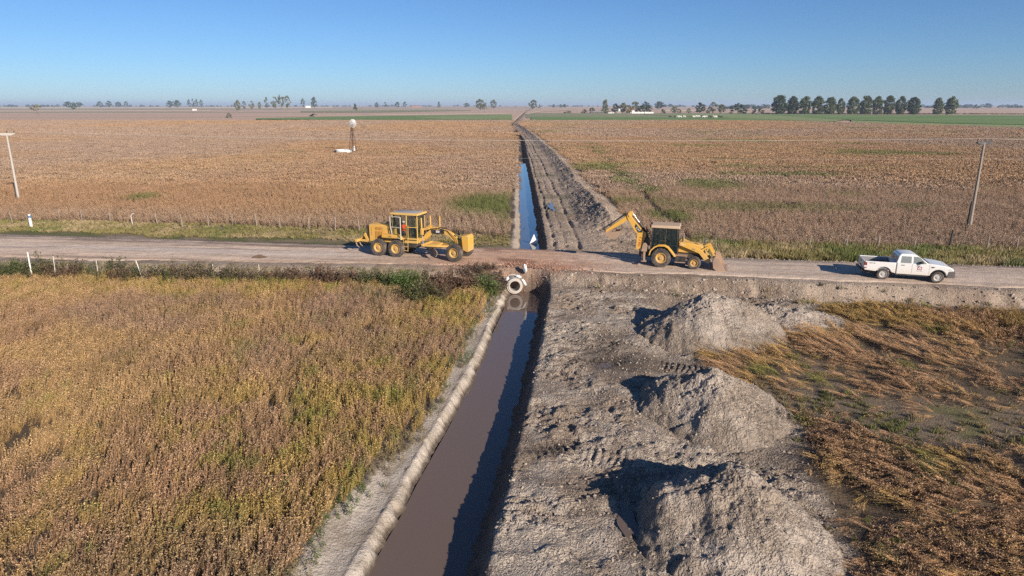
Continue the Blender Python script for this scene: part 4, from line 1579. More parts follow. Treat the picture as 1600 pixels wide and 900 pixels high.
pane(grader, [(2.33, -.755, 1.5), (3.06, -.63, 1.5), (3.06, -.63, 2.28), (2.33, -.75, 2.28)], M['glass'])
pane(grader, [(1.10, .71, 1.5), (2.24, .76, 1.5), (2.24, .74, 3.17), (1.10, .69, 3.17)], M['glass'])
pane(grader, [(2.33, .755, 1.5), (3.06, .63, 1.5), (3.06, .62, 3.17), (2.33, .74, 3.17)], M['glass'])
pane(grader, [(1.05, -.65, 2.08), (1.05, .65, 2.08), (1.05, .65, 3.18), (1.05, -.65, 3.18)], M['glass'])
# cab door swung open to the rear
mb = MB()
dz0, dz1 = 1.48, 3.08
A = (1.02, -.80, dz0 + .02)
B = (1.90, -1.18, dz0 + .0)
q = lambda f, z: (.92 + f * 1.05, -.82 - f * .30, z)
frame_loop(mb, [q(.20, dz0), q(1, dz0), q(1, dz1), q(0.02, dz1), q(.02, 2.35)], .055)
mb.bar(q(.05, 2.28), q(1, 2.28), .05)
door = mb.build('door', M['whiteframe'], grader, bevel=.008)
pane(door, [q(.22, dz0 + .04), q(.97, dz0 + .04), q(.97, 2.25), q(.08, 2.25)], M['glass'], name='pane')
pane(door, [q(.06, 2.32), q(.97, 2.32), q(.97, dz1 - .04), q(.06, dz1 - .04)], M['glass'], name='pane')
mb = MB()
mb.box(1.35, 1.85, -.26, .26, 1.66, 1.82)
mb.box(1.28, 1.42, -.26, .26, 1.80, 2.42)
mb.box(1.5, 1.7, -.12, .12, 1.46, 1.66)
mb.build('seat', M['seat'], grader, bevel=.04)
mb = MB()
mb.bar((2.72, 0, 1.46), (2.50, 0, 2.12), .12, .22)
for sy in (-1, 1):
    for k_ in range(3):
        mb.bar((2.50 - .03 * k_, sy * (.12 + .07 * k_), 2.08), (2.44 - .03 * k_, sy * (.12 + .07 * k_), 2.30), .016)
mb.lathe([(.19, -.012), (.21, 0), (.19, .012), (.17, 0)], (2.40, 0, 2.22), 'x', 20)
mb.build('steering_console', M['black'], grader)
mb = MB()
for z in (.55, .85, 1.15):
    mb.bar((2.05, -.98, z), (2.45, -.98, z), .10, .03)
mb.bar((2.05, -.98, .5), (2.05, -.90, 1.42), .03)
mb.bar((2.45, -.98, .5), (2.45, -.90, 1.42), .03)
mb.bar((2.50, -.92, 1.45), (2.50, -.92, 2.5), .025)
mb.build('steps', M['yellow_top'], grader)
mb = MB()
mb.box(.58, .86, -.30, .30, 2.24, 2.42)
mb.cyl((.70, .28, 2.25), (.70, .28, 2.85), .06)
mb.tube([(.70, .28, 2.85), (.62, .28, 2.98), (.52, .28, 3.0)], .05, 10)
mb.cyl((.2, .2, 2.3), (.2, .2, 2.48), .14)
mb.build('exhaust', M['black'], grader, bevel=.01)
pane(grader, [(.88, -.66, 1.80), (1.02, -.74, 1.80), (1.02, -.74, 2.10), (.88, -.66, 2.10)], paint('notice', (.55, .62, .60), .5, .1), .01, 'notice_plate')
# arched main frame
mb = MB()
seq = [((2.6, 1.20), .50, .40), ((3.45, 1.45), .40, .38), ((4.05, 1.98), .34, .34), ((5.05, 2.02), .34, .32), ((5.55, 1.85), .34, .34), ((6.05, 1.40), .34, .36), ((6.42, 1.28), .36, .34)]
for (p, w0, h0), (p2, w1, h1) in zip(seq[:-1], seq[1:]):
    mb.bar((p[0], 0, p[1]), (p2[0], 0, p2[1]), w0, h0, w1, h1)
fr_ = mb.build('main_frame', M['yellow'], grader, bevel=.02)
pane(fr_, [(4.05, -.176, 1.83), (5.12, -.176, 1.87), (5.10, -.176, 2.16), (4.00, -.176, 2.13)], M['black'], .008, 'side_panel')
pane(fr_, [(4.05, .176, 1.83), (5.12, .176, 1.87), (5.10, .176, 2.16), (4.00, .176, 2.13)], M['black'], .008, 'side_panel')
pane(fr_, [(4.44, -.182, 1.93), (4.72, -.182, 1.94), (4.72, -.182, 2.09), (4.44, -.182, 2.08)], M['whitemark'], .008, 'maker_plate')
lettering(fr_, 'CAT', .12, (4.58, -.190, 2.01), (PI / 2, 0, 0), M['greymark'])
mb = MB()
mb.box(3.55, 4.5, -.05, .05, 2.15, 2.30)
mb.bar((3.45, -.55, 2.12), (3.45, .55, 2.12), .14, .18)
mb.bar((4.0, -.35, 2.25), (3.4, -.35, 2.1), .12)
mb.tube([(4.3, .1, 2.25), (3.9, .2, 2.42), (3.55, .1, 2.25), (3.2, .1, 1.8)], .03, 6)
mb.build('lift_saddle', M['yellow'], grader, bevel=.015)
for sy, x_ in ((-1, 3.50), (1, 3.62)):
    mb = MB()
    mb.cyl((x_ - .04, sy * .62, 3.05), (x_, sy * .64, 1.75), .055, n=14)
    mb.box(x_ - .10, x_ + .10, sy * .62 - .09, sy * .62 + .09, 1.78, 2.25)
    c_ = mb.build('lift_cylinder', M['yellow'], grader, bevel=.012)
    mb = MB()
    mb.cyl((x_, sy * .64, 1.75), (x_ + .12, sy * .70, 1.02), .032, n=12)
    mb.build('rod', M['chrome'], c_)
mb = MB()
mb.cyl((4.42, .55, 3.05), (4.42, .55, 1.9), .05, n=12)
mb.bar((4.42, .55, 2.25), (4.42, 0, 2.2), .12)
mb.build('shift_cylinder', M['yellow'], grader)
for yy in (-.22, .22):
    for k_ in range(2):
        mb = MB()
        mb.tube([(3.0, yy, 1.35 + .05 * k_), (3.45, yy * 1.2, 1.62 + .06 * k_), (3.75, yy * 1.25, 2.15), (4.6, yy * .9, 2.25 + .03 * k_), (5.4, yy, 2.12), (6.1, yy * 1.3, 1.55), (6.3, yy * 2, 1.1)], .022, 6)
        mb.build('hose', M['black'], grader)
# drawbar, circle and blade
mb = MB()
mb.bar((6.15, 0, .92), (4.7, -.5, .98), .13, .16)
mb.bar((6.15, 0, .92), (4.7, .5, .98), .13, .16)
mb.bar((4.75, -.62, 1.0), (3.6, -.72, 1.0), .16, .15)
mb.bar((4.75, .62, 1.0), (3.6, .72, 1.0), .16, .15)
mb.bar((3.6, -.85, 1.03), (3.6, .85, 1.03), .18, .14)
mb.bar((4.6, -.7, 1.0), (4.6, .7, 1.0), .16, .14)
mb.box(3.9, 4.5, -.35, .35, .92, 1.06)
mb.build('drawbar', M['yellow'], grader, bevel=.015)
mb = MB()
mb.lathe([(.52, -.06), (.72, -.06), (.74, .02), (.52, .02)], (4.15, 0, .84), 'z', 36)
mb.bar((3.9, -.35, .8), (3.7, -.4, .5), .12)
mb.bar((3.9, .35, .8), (3.7, .4, .5), .12)
mb.build('circle', M['dark'], grader)
mb = MB()
prof = [(.34 * math.cos(a) - .30, .34 * math.sin(a)) for a in [R(-52 + i * 13) for i in range(9)]]
prof2 = [(.31 * math.cos(a) - .30, .31 * math.sin(a)) for a in [R(52 - i * 13) for i in range(9)]]
mb.prism([(x_, z_) for x_, z_ in prof] + [(x_, z_) for x_, z_ in prof2], -1.82, 1.82)
bl = mb.build('blade', M['steel'], grader)
bl.location = (3.95, 0, .62)
bl.rotation_euler = (0, 0, R(38))
mb = MB()
mb.box(6.18, 6.46, -.85, .85, .50, .68)
mb.box(6.2, 6.44, -.14, .14, .6, 1.25)
mb.bar((6.32, -.78, .62), (6.32, .78, 1.0), .07)
mb.box(6.22, 6.42, -.9, -.62, .45, .85)
mb.box(6.22, 6.42, .62, .9, .45, .85)
mb.build('front_axle', M['yellow'], grader, bevel=.02)
mb = MB()
mb.prism([(6.72, .80), (7.08, .66), (7.22, .72), (7.22, 1.78), (7.08, 1.92), (6.62, 1.86)], -.48, .48)
mb.box(6.4, 6.75, -.25, .25, 1.15, 1.45)
mb.build('push_block', M['yellow'], grader, bevel=.03)
for sy in (-1, 1):
    mb = MB()
    mb.cyl((6.35, sy * .36, 1.98), (6.47, sy * .36, 1.98), .09, n=16)
    mb.bar((6.4, sy * .36, 1.9), (6.3, sy * .2, 1.5), .04)
    mb.build('headlight', M['black'], grader)

# ---- the grader's driver: one continuous body, seated
def seated_person(name, label, parent_like, local, vest=True):
    pts = {
        'pelvis': (0, 0, .12, .135), 'waist': (.01, 0, .30, .125), 'chest': (.03, 0, .50, .145), 'neck': (.04, 0, .66, .058), 'chin': (.06, 0, .72, .07), 'head': (.06, 0, .81, .095), 'crown': (.05, 0, .88, .075),
        'lsh': (.02, .18, .58, .065), 'lel': (.16, .25, .36, .048), 'lwr': (.40, .16, .42, .034), 'lha': (.48, .14, .44, .032),
        'rsh': (.02, -.18, .58, .065), 'rel': (.16, -.25, .36, .048), 'rwr': (.40, -.16, .42, .034), 'rha': (.48, -.14, .44, .032),
        'lhip': (.04, .10, .10, .10), 'lkn': (.44, .14, .14, .068), 'lan': (.52, .14, -.28, .045), 'lto': (.68, .15, -.33, .04),
        'rhip': (.04, -.10, .10, .10), 'rkn': (.44, -.14, .14, .068), 'ran': (.52, -.14, -.28, .045), 'rto': (.68, -.15, -.33, .04)}
    keys = list(pts)
    ed = [('pelvis', 'waist'), ('waist', 'chest'), ('chest', 'neck'), ('neck', 'chin'), ('chin', 'head'), ('head', 'crown'), ('chest', 'lsh'), ('lsh', 'lel'), ('lel', 'lwr'), ('lwr', 'lha'),
          ('chest', 'rsh'), ('rsh', 'rel'), ('rel', 'rwr'), ('rwr', 'rha'), ('pelvis', 'lhip'), ('lhip', 'lkn'), ('lkn', 'lan'), ('lan', 'lto'), ('pelvis', 'rhip'), ('rhip', 'rkn'), ('rkn', 'ran'), ('ran', 'rto')]
    me = bpy.data.meshes.new(name)
    me.from_pydata([pts[k][:3] for k in keys], [(keys.index(a), keys.index(b)) for a, b in ed], [])
    tmp = bpy.data.objects.new('tmp_body', me)
    COL.objects.link(tmp)
    md = tmp.modifiers.new('skin', 'SKIN')
    me.skin_vertices.new() if not me.skin_vertices else None
    for i, k in enumerate(keys):
        me.skin_vertices[0].data[i].radius = (pts[k][3], pts[k][3])
        me.skin_vertices[0].data[i].use_root = (k == 'pelvis')
    sb = tmp.modifiers.new('sub', 'SUBSURF')
    sb.levels = sb.render_levels = 2
    dg = bpy.context.evaluated_depsgraph_get()
    body = bpy.data.meshes.new_from_object(tmp.evaluated_get(dg))
    bpy.data.objects.remove(tmp)
    bm = bmesh.new()
    bm.from_mesh(body)
    for f in bm.faces:
        c = f.calc_center_median()
        f.smooth = True
        hand = c.x > .385 and c.z > .36 and c.z < .52
        f.material_index = 0 if (c.z > .645 or hand) else (2 if c.z < .2 else 1)
    # five fingers on each hand, closed on the wheel, nose and ears on the head
    def finger(p0, p1, p2, r):
        g = MB()
        g.tube([p0, p1, p2], r, 6, [r, r * .9, r * .6])
        vs = [bm.verts.new(v) for v in g.v]
        for f in g.f:
            try:
                nf = bm.faces.new([vs[i] for i in f])
                nf.material_index = 0
                nf.smooth = True
            except ValueError:
                pass
    for sy in (-1, 1):
        for i, L in enumerate((.050, .056, .052, .042)):
            y_ = sy * (.115 + .018 * i)
            finger((.48, y_, .455), (.48 + L, y_, .45), (.48 + L * .9, y_, .415), .008)
        finger((.46, sy * .115, .44), (.50, sy * .095, .425), (.525, sy * .10, .415), .009)
        finger((.05, sy * .09, .82), (.05, sy * .105, .81), (.05, sy * .098, .785), .014)
    finger((.14, 0, .82), (.168, 0, .795), (.15, 0, .785), .012)
    bm.to_mesh(body)
    bm.free()
    body.name = name
    body.materials.clear()
    o = link(name, body, [M['skin'], M['navy'], M['navy']])
    tag(o, label, 'person')
    bpy.context.view_layer.update()
    o.matrix_world = parent_like.matrix_basis @ Matrix.Translation(local)
    # orange vest following the trunk
    mb = MB()
    n = 20
    rows = [(.16, .150, .150), (.32, .150, .165), (.48, .170, .20), (.58, .150, .215), (.645, .09, .13)]
    for z, rx, ry in rows:
        for i in range(n):
            a = 2 * PI * i / n
            mb.v.append((.025 + rx * math.cos(a), ry * math.sin(a), z))
    for r_ in range(len(rows) - 1):
        for i in range(n):
            mb.f.append([r_ * n + i, r_ * n + (i + 1) % n, (r_ + 1) * n + (i + 1) % n, (r_ + 1) * n + i])
            mb.mi.append(0)
    for sy in (-1, 1):
        mb.tube([(.02, sy * .16, .585), (.09, sy * .225, .47), (.16, sy * .255, .36)], .07, 10, [.085, .075, .066])
    mb.build('vest', M['vest'], o)
    mb = MB()
    mb.lathe([(.001, .125), (.05, .115), (.09, .08), (.112, .03), (.112, 0), (.10, 0), (.08, .06), (.001, .10)], (.05, 0, .83), 'z', 24)
    mb.bar((.13, 0, .845), (.20, 0, .835), .15, .012)
    mb.build('cap', M['palepost'], o)
    mb = MB()
    for sy in (-1, 1):
        mb = MB()
        mb.cyl((.142, sy * .035, .825), (.150, sy * .035, .825), .012, n=8)
        mb.build('eye', M['dark'], o)
    mb = MB()
    mb.bar((.148, -.03, .765), (.148, .03, .765), .012, .010)
    mb.build('mouth', M['dark'], o)
    return o


seated_person('person', 'machine driver in an orange vest and pale cap sitting in the open grader cab', grader, (1.58, 0, 1.70))

# ---- backhoe loader
BX, BY = gp(1032, 417.3, 1.0)
bh_yaw = R(-17)
off = Vector((0, .92, 0))
off.rotate(Euler((0, 0, bh_yaw)))
bh = empty('backhoe_loader', (BX + off.x, BY + off.y, 1.0))
tag(bh, 'yellow backhoe loader with raised digging arm and pale cab roof, right of the canal crossing', 'backhoe loader')
seat_machine(bh, bh_yaw, [(0, -.9), (0, .9), (2.3, -.85), (2.3, .85)])
for sy in (-1, 1):
    wheel(bh, (0, sy * .92, .70), .70, .46, .37, M['rimy'], sy, 16, .045)
    wheel(bh, (2.30, sy * .88, .47), .47, .33, .25, M['rimy'], sy, 14, .03)
mb = MB()
mb.box(-1.15, 2.75, -.38, .38, .55, .98)
mb.box(2.15, 2.45, -.72, .72, .42, .56)
mb.cyl((0, -.75, .70), (0, .75, .70), .18)
mb.box(2.6, 3.0, -.35, .35, .6, 1.1)
mb.build('chassis', M['dark'], bh, bevel=.02)
# cab
mb = MB()
for sy in (-1, 1):
    for a, b in (((-.78, sy * .74, 1.15), (-.70, sy * .68, 2.78)), ((.20, sy * .76, .95), (.22, sy * .69, 2.78)), ((1.10, sy * .62, .92), (.98, sy * .62, 2.78))):
        mb.bar(a, b, .075)
    mb.bar((-.76, sy * .73, 1.38), (.20, sy * .76, 1.45), .06)
    mb.bar((.20, sy * .76, .97), (1.10, sy * .62, .97), .07)
    mb.bar((.22, sy * .75, 1.55), (1.06, sy * .625, 1.55), .03)
mb.box(-.78, 1.10, -.62, .62, .90, 1.0)
mb.box(-.80, -.74, -.70, .70, 1.0, 1.42)
mb.box(1.04, 1.10, -.58, .58, 1.0, 1.72)
mb.build('cab', M['black'], bh, bevel=.01)
mb = MB()
mb.box(-.86, 1.20, -.80, .80, 2.78, 2.98, .04, .05)
rf = mb.build('roof', M['pale_roof'], bh, bevel=.05, seg=3)
for xa_, xb_ in ((1.16, 1.24), (-.94, -.86)):
    for ya_ in (-.6, .35):
        mb = MB()
        mb.box(xa_, xb_, ya_, ya_ + .25, 2.82, 2.93)
        mb.build('work_light', M['greyplastic'], rf, bevel=.01)
for sy in (-1, 1):
    pane(bh, [(-.74, sy * .735, 1.42), (.16, sy * .762, 1.48), (.18, sy * .70, 2.76), (-.68, sy * .69, 2.76)], M['darkglass'])
    pane(bh, [(.25, sy * .755, 1.02), (1.05, sy * .625, 1.02), (.95, sy * .63, 2.76), (.26, sy * .70, 2.76)], M['darkglass'])
pane(bh, [(1.07, -.58, 1.74), (1.07, .58, 1.74), (.99, .58, 2.76), (.99, -.58, 2.76)], M['darkglass'])
pane(bh, [(-.77, -.68, 1.44), (-.77, .68, 1.44), (-.71, .64, 2.76), (-.71, -.64, 2.76)], M['darkglass'])
mb = MB()
mb.box(-.35, .15, -.28, .28, 1.2, 1.42)
mb.box(-.45, -.30, -.28, .28, 1.4, 2.1)
mb.build('seat', M['seat'], bh, bevel=.04)
mb = MB()
mb.bar((.95, 0, 1.0), (.72, 0, 1.75), .10, .2)
mb.lathe([(.17, -.012), (.19, 0), (.17, .012), (.155, 0)], (.62, 0, 1.82), 'x', 20)
mb.build('steering_console', M['black'], bh)
# rear mudguards: arched yellow plates
for sy in (-1, 1):
    mb = MB()
    arc = []
    for a in (200, 165, 135, 112, 90, 68, 45, 15, -8):
        arc.append((.86 * math.cos(R(a)) * (1.0 if a > 90 else 1.02), .70 + .86 * math.sin(R(a))))
    out = [(x_, z_) for x_, z_ in arc]
    out = [(-.88, .85), (-.80, 1.20), (-.52, 1.50), (-.22, 1.63), (.22, 1.63), (.48, 1.50), (.78, 1.16), (1.02, .86)]
    inn = [(.90, .84), (.68, 1.12), (.42, 1.42), (.20, 1.54), (-.20, 1.54), (-.46, 1.42), (-.72, 1.16), (-.80, .85)]
    mb.prism((out + inn)[::-1], sy * .68 if sy > 0 else -1.10, 1.10 if sy > 0 else -.68)
    mb.build('fender', M['yellow'], bh, bevel=.012)
# hood
mb = MB()
mb.prism([(1.10, 1.05), (2.85, 1.0), (2.90, 1.42), (2.70, 1.60), (1.95, 1.74), (1.12, 1.80)][::1], -.40, .40)
hd = mb.build('hood', M['yellow'], bh, bevel=.05, seg=3)
mb = MB()
mb.box(2.885, 2.93, -.33, .33, 1.04, 1.44)
for i in range(5):
    mb.bar((2.935, -.32, 1.10 + i * .075), (2.935, .32, 1.10 + i * .075), .015)
mb.build('grille', M['black'], bh)
mb = MB()
mb.cyl((1.45, -.18, 1.74), (1.45, -.18, 2.42), .035, n=12)
mb.cyl((1.45, -.18, 1.74), (1.45, -.18, 1.95), .05, n=12)
mb.build('exhaust', M['steel'], bh)
mb = MB()
mb.cyl((1.36, -.05, 1.75), (1.36, -.05, 2.18), .045, .055, n=12)
mb.build('air_intake', M['chrome'], bh)
mb = MB()
mb.box(.98, 1.72, -.86, -.42, .46, .88)
tk = mb.build('fuel_tank', M['black'], bh, bevel=.02)
mb = MB()
mb.box(.86, 1.80, -.90, -.40, .885, .935)
mb.box(.96, 1.72, -.90, -.86, .40, .46)
mb.bar((1.72, -.88, .43), (1.72, -.88, .9), .03)
mb.build('step', M['steel'], tk)
# loader arms
for sy in (-1, 1):
    mb = MB()
    y0 = sy * .60
    prof = [(1.18, 1.62), (1.22, 1.82), (1.42, 1.86), (2.10, 1.60), (2.75, 1.34), (3.42, .62), (3.30, .42), (3.08, .50), (2.58, 1.10), (1.9, 1.36)]
    mb.prism(prof[::-1], y0 - .06, y0 + .06)
    la = mb.build('loader_arm', M['yellow'], bh, bevel=.015)
    mb = MB()
    mb.cyl((1.35, sy * .50, 1.58), (2.05, sy * .50, 1.32), .055, n=12)
    mb.build('lift_cylinder', M['black'], la)
    mb = MB()
    mb.bar((2.75, sy * .52, 1.32), (3.22, sy * .52, 1.62), .06, .12)
    mb.bar((3.22, sy * .52, 1.64), (3.66, sy * .52, .92), .06, .13)
    mb.bar((3.22, sy * .52, 1.60), (3.10, sy * .52, 1.30), .05, .10)
    mb.build('tilt_link', M['yellow'], la, bevel=.01)
lettering(bh, 'CAT', .17, (1.46, -.668, 1.66), (PI / 2, R(20), 0), M['whitemark'])
lettering(bh, '416', .15, (2.18, -.668, 1.38), (PI / 2, R(20), 0), M['greymark'])
mb = MB()
mb.cyl((1.45, -.58, 1.70), (2.02, -.58, 1.48), .045, n=10)
mb.build('tilt_cylinder', M['chrome'], bh)
for sy in (-1, 1):
    mb = MB()
    mb.bar((2.86, sy * .36, 1.5), (2.90, sy * .42, 1.92), .035)
    mb.box(2.84, 2.95, sy * .42 - .10, sy * .42 + .10, 1.88, 2.05)
    mb.build('headlight', M['greyplastic'], bh, bevel=.012)
# front bucket, resting on the road
bk = MB()
outp = [(3.62, .98), (3.52, .62), (3.60, .20), (3.80, .05), (4.52, .02), (4.50, .05), (3.90, .14), (3.70, .30), (3.64, .62), (3.72, 1.02)]
bk.prism(outp[::-1], -1.10, 1.10)
sidep = [(3.60, .98), (3.55, .62), (3.62, .20), (3.82, .05), (4.50, .03), (4.28, .30), (3.98, .92)]
bk.prism(sidep[::-1], -1.13, -1.10)
bk.prism(sidep[::-1], 1.10, 1.13)
fb_ = bk.build('front_bucket', M['steel'], bh, bevel=.008)
for i in range(7):
    mb = MB()
    yy = -.96 + i * .32
    mb.prism([(4.40, .0), (4.66, .015), (4.40, .07)], yy - .04, yy + .04)
    mb.build('tooth', M['dark'], fb_)
# stabilisers and swing frame
mb = MB()
mb.box(-1.38, -1.12, -1.02, 1.02, .55, .92)
mb.box(-1.62, -1.30, -.24, .24, .55, 1.12)
mb.cyl((-1.58, 0, .5), (-1.58, 0, 1.22), .10)
mb.tube([(-1.3, .1, 1.0), (-1.5, .3, 1.4), (-1.1, .2, 1.6), (-.85, .2, 1.2)], .03, 6)
mb.build('swing_frame', M['dark'], bh, bevel=.02)
for sy in (-1, 1):
    mb = MB()
    mb.box(-1.26, -1.12, sy * .96 - .09, sy * .96 + .09, .42, 1.62)
    mb.prism([(-1.42, 1.10), (-1.02, 1.10), (-.98, 1.55), (-1.12, 1.74), (-1.30, 1.70)], sy * 1.08 - .02, sy * 1.08 + .02)
    mb.box(-1.38, -1.02, sy * .96 - .2, sy * .96 + .2, .36, .42)
    mb.build('stabiliser', M['steel'], bh, bevel=.012)
# digging arm
mb = MB()
for sy in (-1, 1):
    y0 = sy * .15
    pr = [(-1.92, 1.02), (-1.62, 1.02), (-1.42, 1.55), (-1.22, 2.26), (-1.62, 2.62), (-2.42, 3.52), (-2.54, 3.60), (-2.66, 3.44), (-2.60, 3.25), (-2.05, 2.36), (-1.86, 2.16)]
    mb.prism(pr[::-1] if False else pr, y0 - .05, y0 + .05)
mb.bar((-1.64, 0, 1.2), (-1.50, 0, 2.2), .22, .30)
mb.bar((-1.62, 0, 2.30), (-2.40, 0, 3.32), .22, .22)
boom = mb.build('boom', M['yellow'], bh, bevel=.015)
pane(boom, [(-1.80, -.206, 2.28), (-1.45, -.206, 2.30), (-1.98, -.206, 2.92), (-2.05, -.206, 2.70)], M['black'], .008, 'maker_patch')
lettering(boom, 'CAT', .20, (-1.80, -.214, 2.52), (PI / 2, R(48), 0), M['whitemark'])
lettering(boom, 'MAY 7', .25, (-1.60, -.214, 1.62), (PI / 2, R(-80), 0), M['redmark'])
mb = MB()
mb.cyl((-1.12, 0, 2.16), (-1.75, 0, 2.98), .075, n=14)
dc_ = mb.build('stick_cylinder', M['black'], boom)
mb = MB()
mb.cyl((-1.75, 0, 2.98), (-2.30, 0, 3.68), .04, n=12)
mb.build('rod', M['chrome'], dc_)
mb = MB()
mb.cyl((-1.42, 0, 1.25), (-1.12, 0, 2.12), .08, n=14)
mb.tube([(-1.25, .12, 1.6), (-1.0, .12, 2.2), (-1.3, .12, 2.7)], .025, 6)
mb.build('boom_cylinder', M['black'], boom)
mb = MB()
for sy in (-1, 1):
    y0 = sy * .09
    pr = [(-2.28, 3.76), (-2.20, 3.58), (-2.42, 3.30), (-2.70, 3.02), (-4.06, 2.18), (-4.18, 2.20), (-4.16, 2.34), (-2.72, 3.42), (-2.46, 3.78)]
    mb.prism(pr, y0 - .05, y0 + .05)
mb.bar((-2.6, 0, 3.28), (-4.05, 0, 2.28), .14, .18)
mb.cyl((-2.45, -.24, 3.46), (-2.45, .24, 3.46), .09)
stick = mb.build('stick', M['yellow'], bh, bevel=.012)
mb = MB()
mb.cyl((-2.75, 0, 3.58), (-3.55, 0, 2.96), .055, n=12)
mb.build('bucket_cylinder', M['black'], stick)
mb = MB()
mb.bar((-3.55, -.1, 2.96), (-4.40, -.1, 2.36), .05, .08)
mb.bar((-3.55, .1, 2.96), (-4.40, .1, 2.36), .05, .08)
mb.bar((-4.40, 0, 2.40), (-4.14, 0, 2.20), .3, .07)
mb.build('bucket_link', M['black'], stick)
# rear bucket curled under the stick
bk = MB()
outp = [(-4.22, 2.20), (-4.02, 1.92), (-3.70, 1.70), (-3.38, 1.70), (-3.16, 1.92), (-3.08, 2.30), (-3.00, 2.44), (-3.06, 2.44), (-3.20, 2.0), (-3.42, 1.80), (-3.68, 1.80), (-3.96, 1.98), (-4.12, 2.24)]
bk.prism(outp, -.42, .42)
sidep = [(-4.18, 2.18), (-4.02, 1.94), (-3.70, 1.72), (-3.38, 1.72), (-3.17, 1.92), (-3.06, 2.36)]
bk.prism(sidep, -.45, -.42)
bk.prism(sidep, .42, .45)
rbk = bk.build('rear_bucket', M['steel'], bh, bevel=.006)
for i in range(4):
    mb = MB()
    yy = -.33 + i * .22
    mb.prism([(-3.10, 2.36), (-3.02, 2.36), (-2.98, 2.58)], yy - .03, yy + .03)
    mb.build('tooth', M['dark'], rbk)

# ---- white pickup
TX, TY = gp(1377.8, 436.8, 1.0)
tr_yaw = R(-15.6)
off = Vector((0, .84, 0))
off.rotate(Euler((0, 0, tr_yaw)))
pk = empty('pickup_truck', (TX + off.x, TY + off.y, 1.0))
tag(pk, 'white double cab pickup truck with empty bed and red door emblem, on the dirt road', 'pickup truck')
seat_machine(pk, tr_yaw, [(0, -.8), (0, .8), (3.22, -.8), (3.22, .8)])
for xx in (0, 3.22):
    for sy in (-1, 1):
        wheel(pk, (xx, sy * .80, .385), .385, .26, .225, M['rimw'], sy, 26, .012, dish=.05)


def arch(cx, r, z0, n=9, z_c=.40):
    a0 = math.asin(max(-1, min(1, (z0 - z_c) / r)))
    return [(cx + r * math.cos(t), z_c + r * math.sin(t)) for t in [PI - a0 - (PI - 2 * a0) * i / (n - 1) for i in range(n)]]


def side_y(z):
    return .925 - .02 * abs(z - .85) if z < 1.18 else .905 - (z - 1.18) / .62 * .20


mb = MB()
prof = [(.74, .46)] + [(2.68, .46)] + arch(3.22, .49, .46) + [(3.76, .62), (3.80, .80), (4.10, .82), (4.06, .98), (3.92, 1.07), (3.55, 1.15), (3.05, 1.22), (2.60, 1.26), (2.40, 1.22), (.74, 1.19)]
mb.prism(prof, -.92, .92)
body = mb.build('body', M['white'], pk, bevel=.045, seg=3)
# greenhouse
mb = MB()
lv = [(1.17, .72, 2.72, .895), (1.30, .74, 2.52, .87), (1.62, .84, 2.08, .775), (1.74, .92, 1.86, .73), (1.79, 1.05, 1.66, .66)]
for z, xa_, xb_, hw_ in lv:
    mb.v += [(xa_, -hw_, z), (xb_, -hw_, z), (xb_, hw_, z), (xa_, hw_, z)]
for i in range(len(lv) - 1):
    b_ = i * 4
    for j in range(4):
        mb.f.append([b_ + j, b_ + (j + 1) % 4, b_ + 4 + (j + 1) % 4, b_ + 4 + j])
        mb.mi.append(0)
mb.f.append([(len(lv) - 1) * 4 + j for j in range(4)])
mb.mi.append(0)
mb.f.append([3, 2, 1, 0])
mb.mi.append(0)
mb.build('cabin', M['white'], pk, bevel=.03, seg=3)


def gh_y(z):
    return np.interp(z, [l[0] for l in lv], [l[3] for l in lv]) + .004


for sy in (-1, 1):
    def sp(x_, z_):
        return (x_, sy * float(gh_y(z_)), z_)
    for poly in ([(.94, 1.22), (1.58, 1.22), (1.58, 1.645), (1.0, 1.645)], [(1.70, 1.22), (2.50, 1.22), (2.10, 1.585), (1.98, 1.645), (1.70, 1.645)]):
        pane(pk, [sp(*p) for p in poly], M['darkglass'], .012)
    mb = MB()
    mb.box(2.10, 2.24, sy * .90 if sy > 0 else -1.10, 1.10 if sy > 0 else -.90, 1.24, 1.40)
    mb.build('mirror', M['black'], pk, bevel=.025)
    for x_, nm in ((1.00, 'rear'), (1.92, 'front')):
        mb = MB()
        mb.bar((x_, sy * .932, 1.08), (x_ + .20, sy * .932, 1.08), .02, .035)
        mb.build('door_handle', M['greyplastic'], pk)
    for x_ in (.76, 1.64, 2.66):
        mb = MB()
        mb.box(x_, x_ + .012, sy * .915 if sy > 0 else -.923, .923 if sy > 0 else -.915, .55, 1.18)
        mb.build('door_seam', M['greyplastic'], pk)
    mb = MB()
    mb.prism([(2.74, .98), (2.94, 1.0), (2.98, 1.06), (2.78, 1.08)], sy * .915 if sy > 0 else -.928, .928 if sy > 0 else -.915)
    mb.build('fender_vent', M['black'], pk, bevel=.006)
    mb = MB()
    mb.prism([(3.72, .90), (4.05, .84), (4.03, .97), (3.82, 1.0)], sy * .55 if sy > 0 else -.926, .926 if sy > 0 else -.55)
    mb.build('headlight', M['lamp'], pk, bevel=.01)
    mb = MB()
    mb.box(-1.20, -1.03, sy * .74 if sy > 0 else -.934, .934 if sy > 0 else -.74, .74, 1.14)
    mb.build('tail_light', M['red'], pk, bevel=.012)
    mb = MB()
    mb.box(-1.205, -1.04, sy * .78 if sy > 0 else -.940, .940 if sy > 0 else -.78, .80, .93)
    mb.build('reverse_light', M['lamp'], pk, bevel=.008)
pane(pk, [(2.54, -.80, 1.30), (2.54, .80, 1.30), (2.12, .72, 1.60), (2.12, -.72, 1.60)], M['darkglass'], .02, 'windscreen')
pane(pk, [(.725, -.76, 1.25), (.725, .76, 1.25), (.83, .70, 1.61), (.83, -.70, 1.61)], M['darkglass'], .02, 'rear_window')
mb = MB()
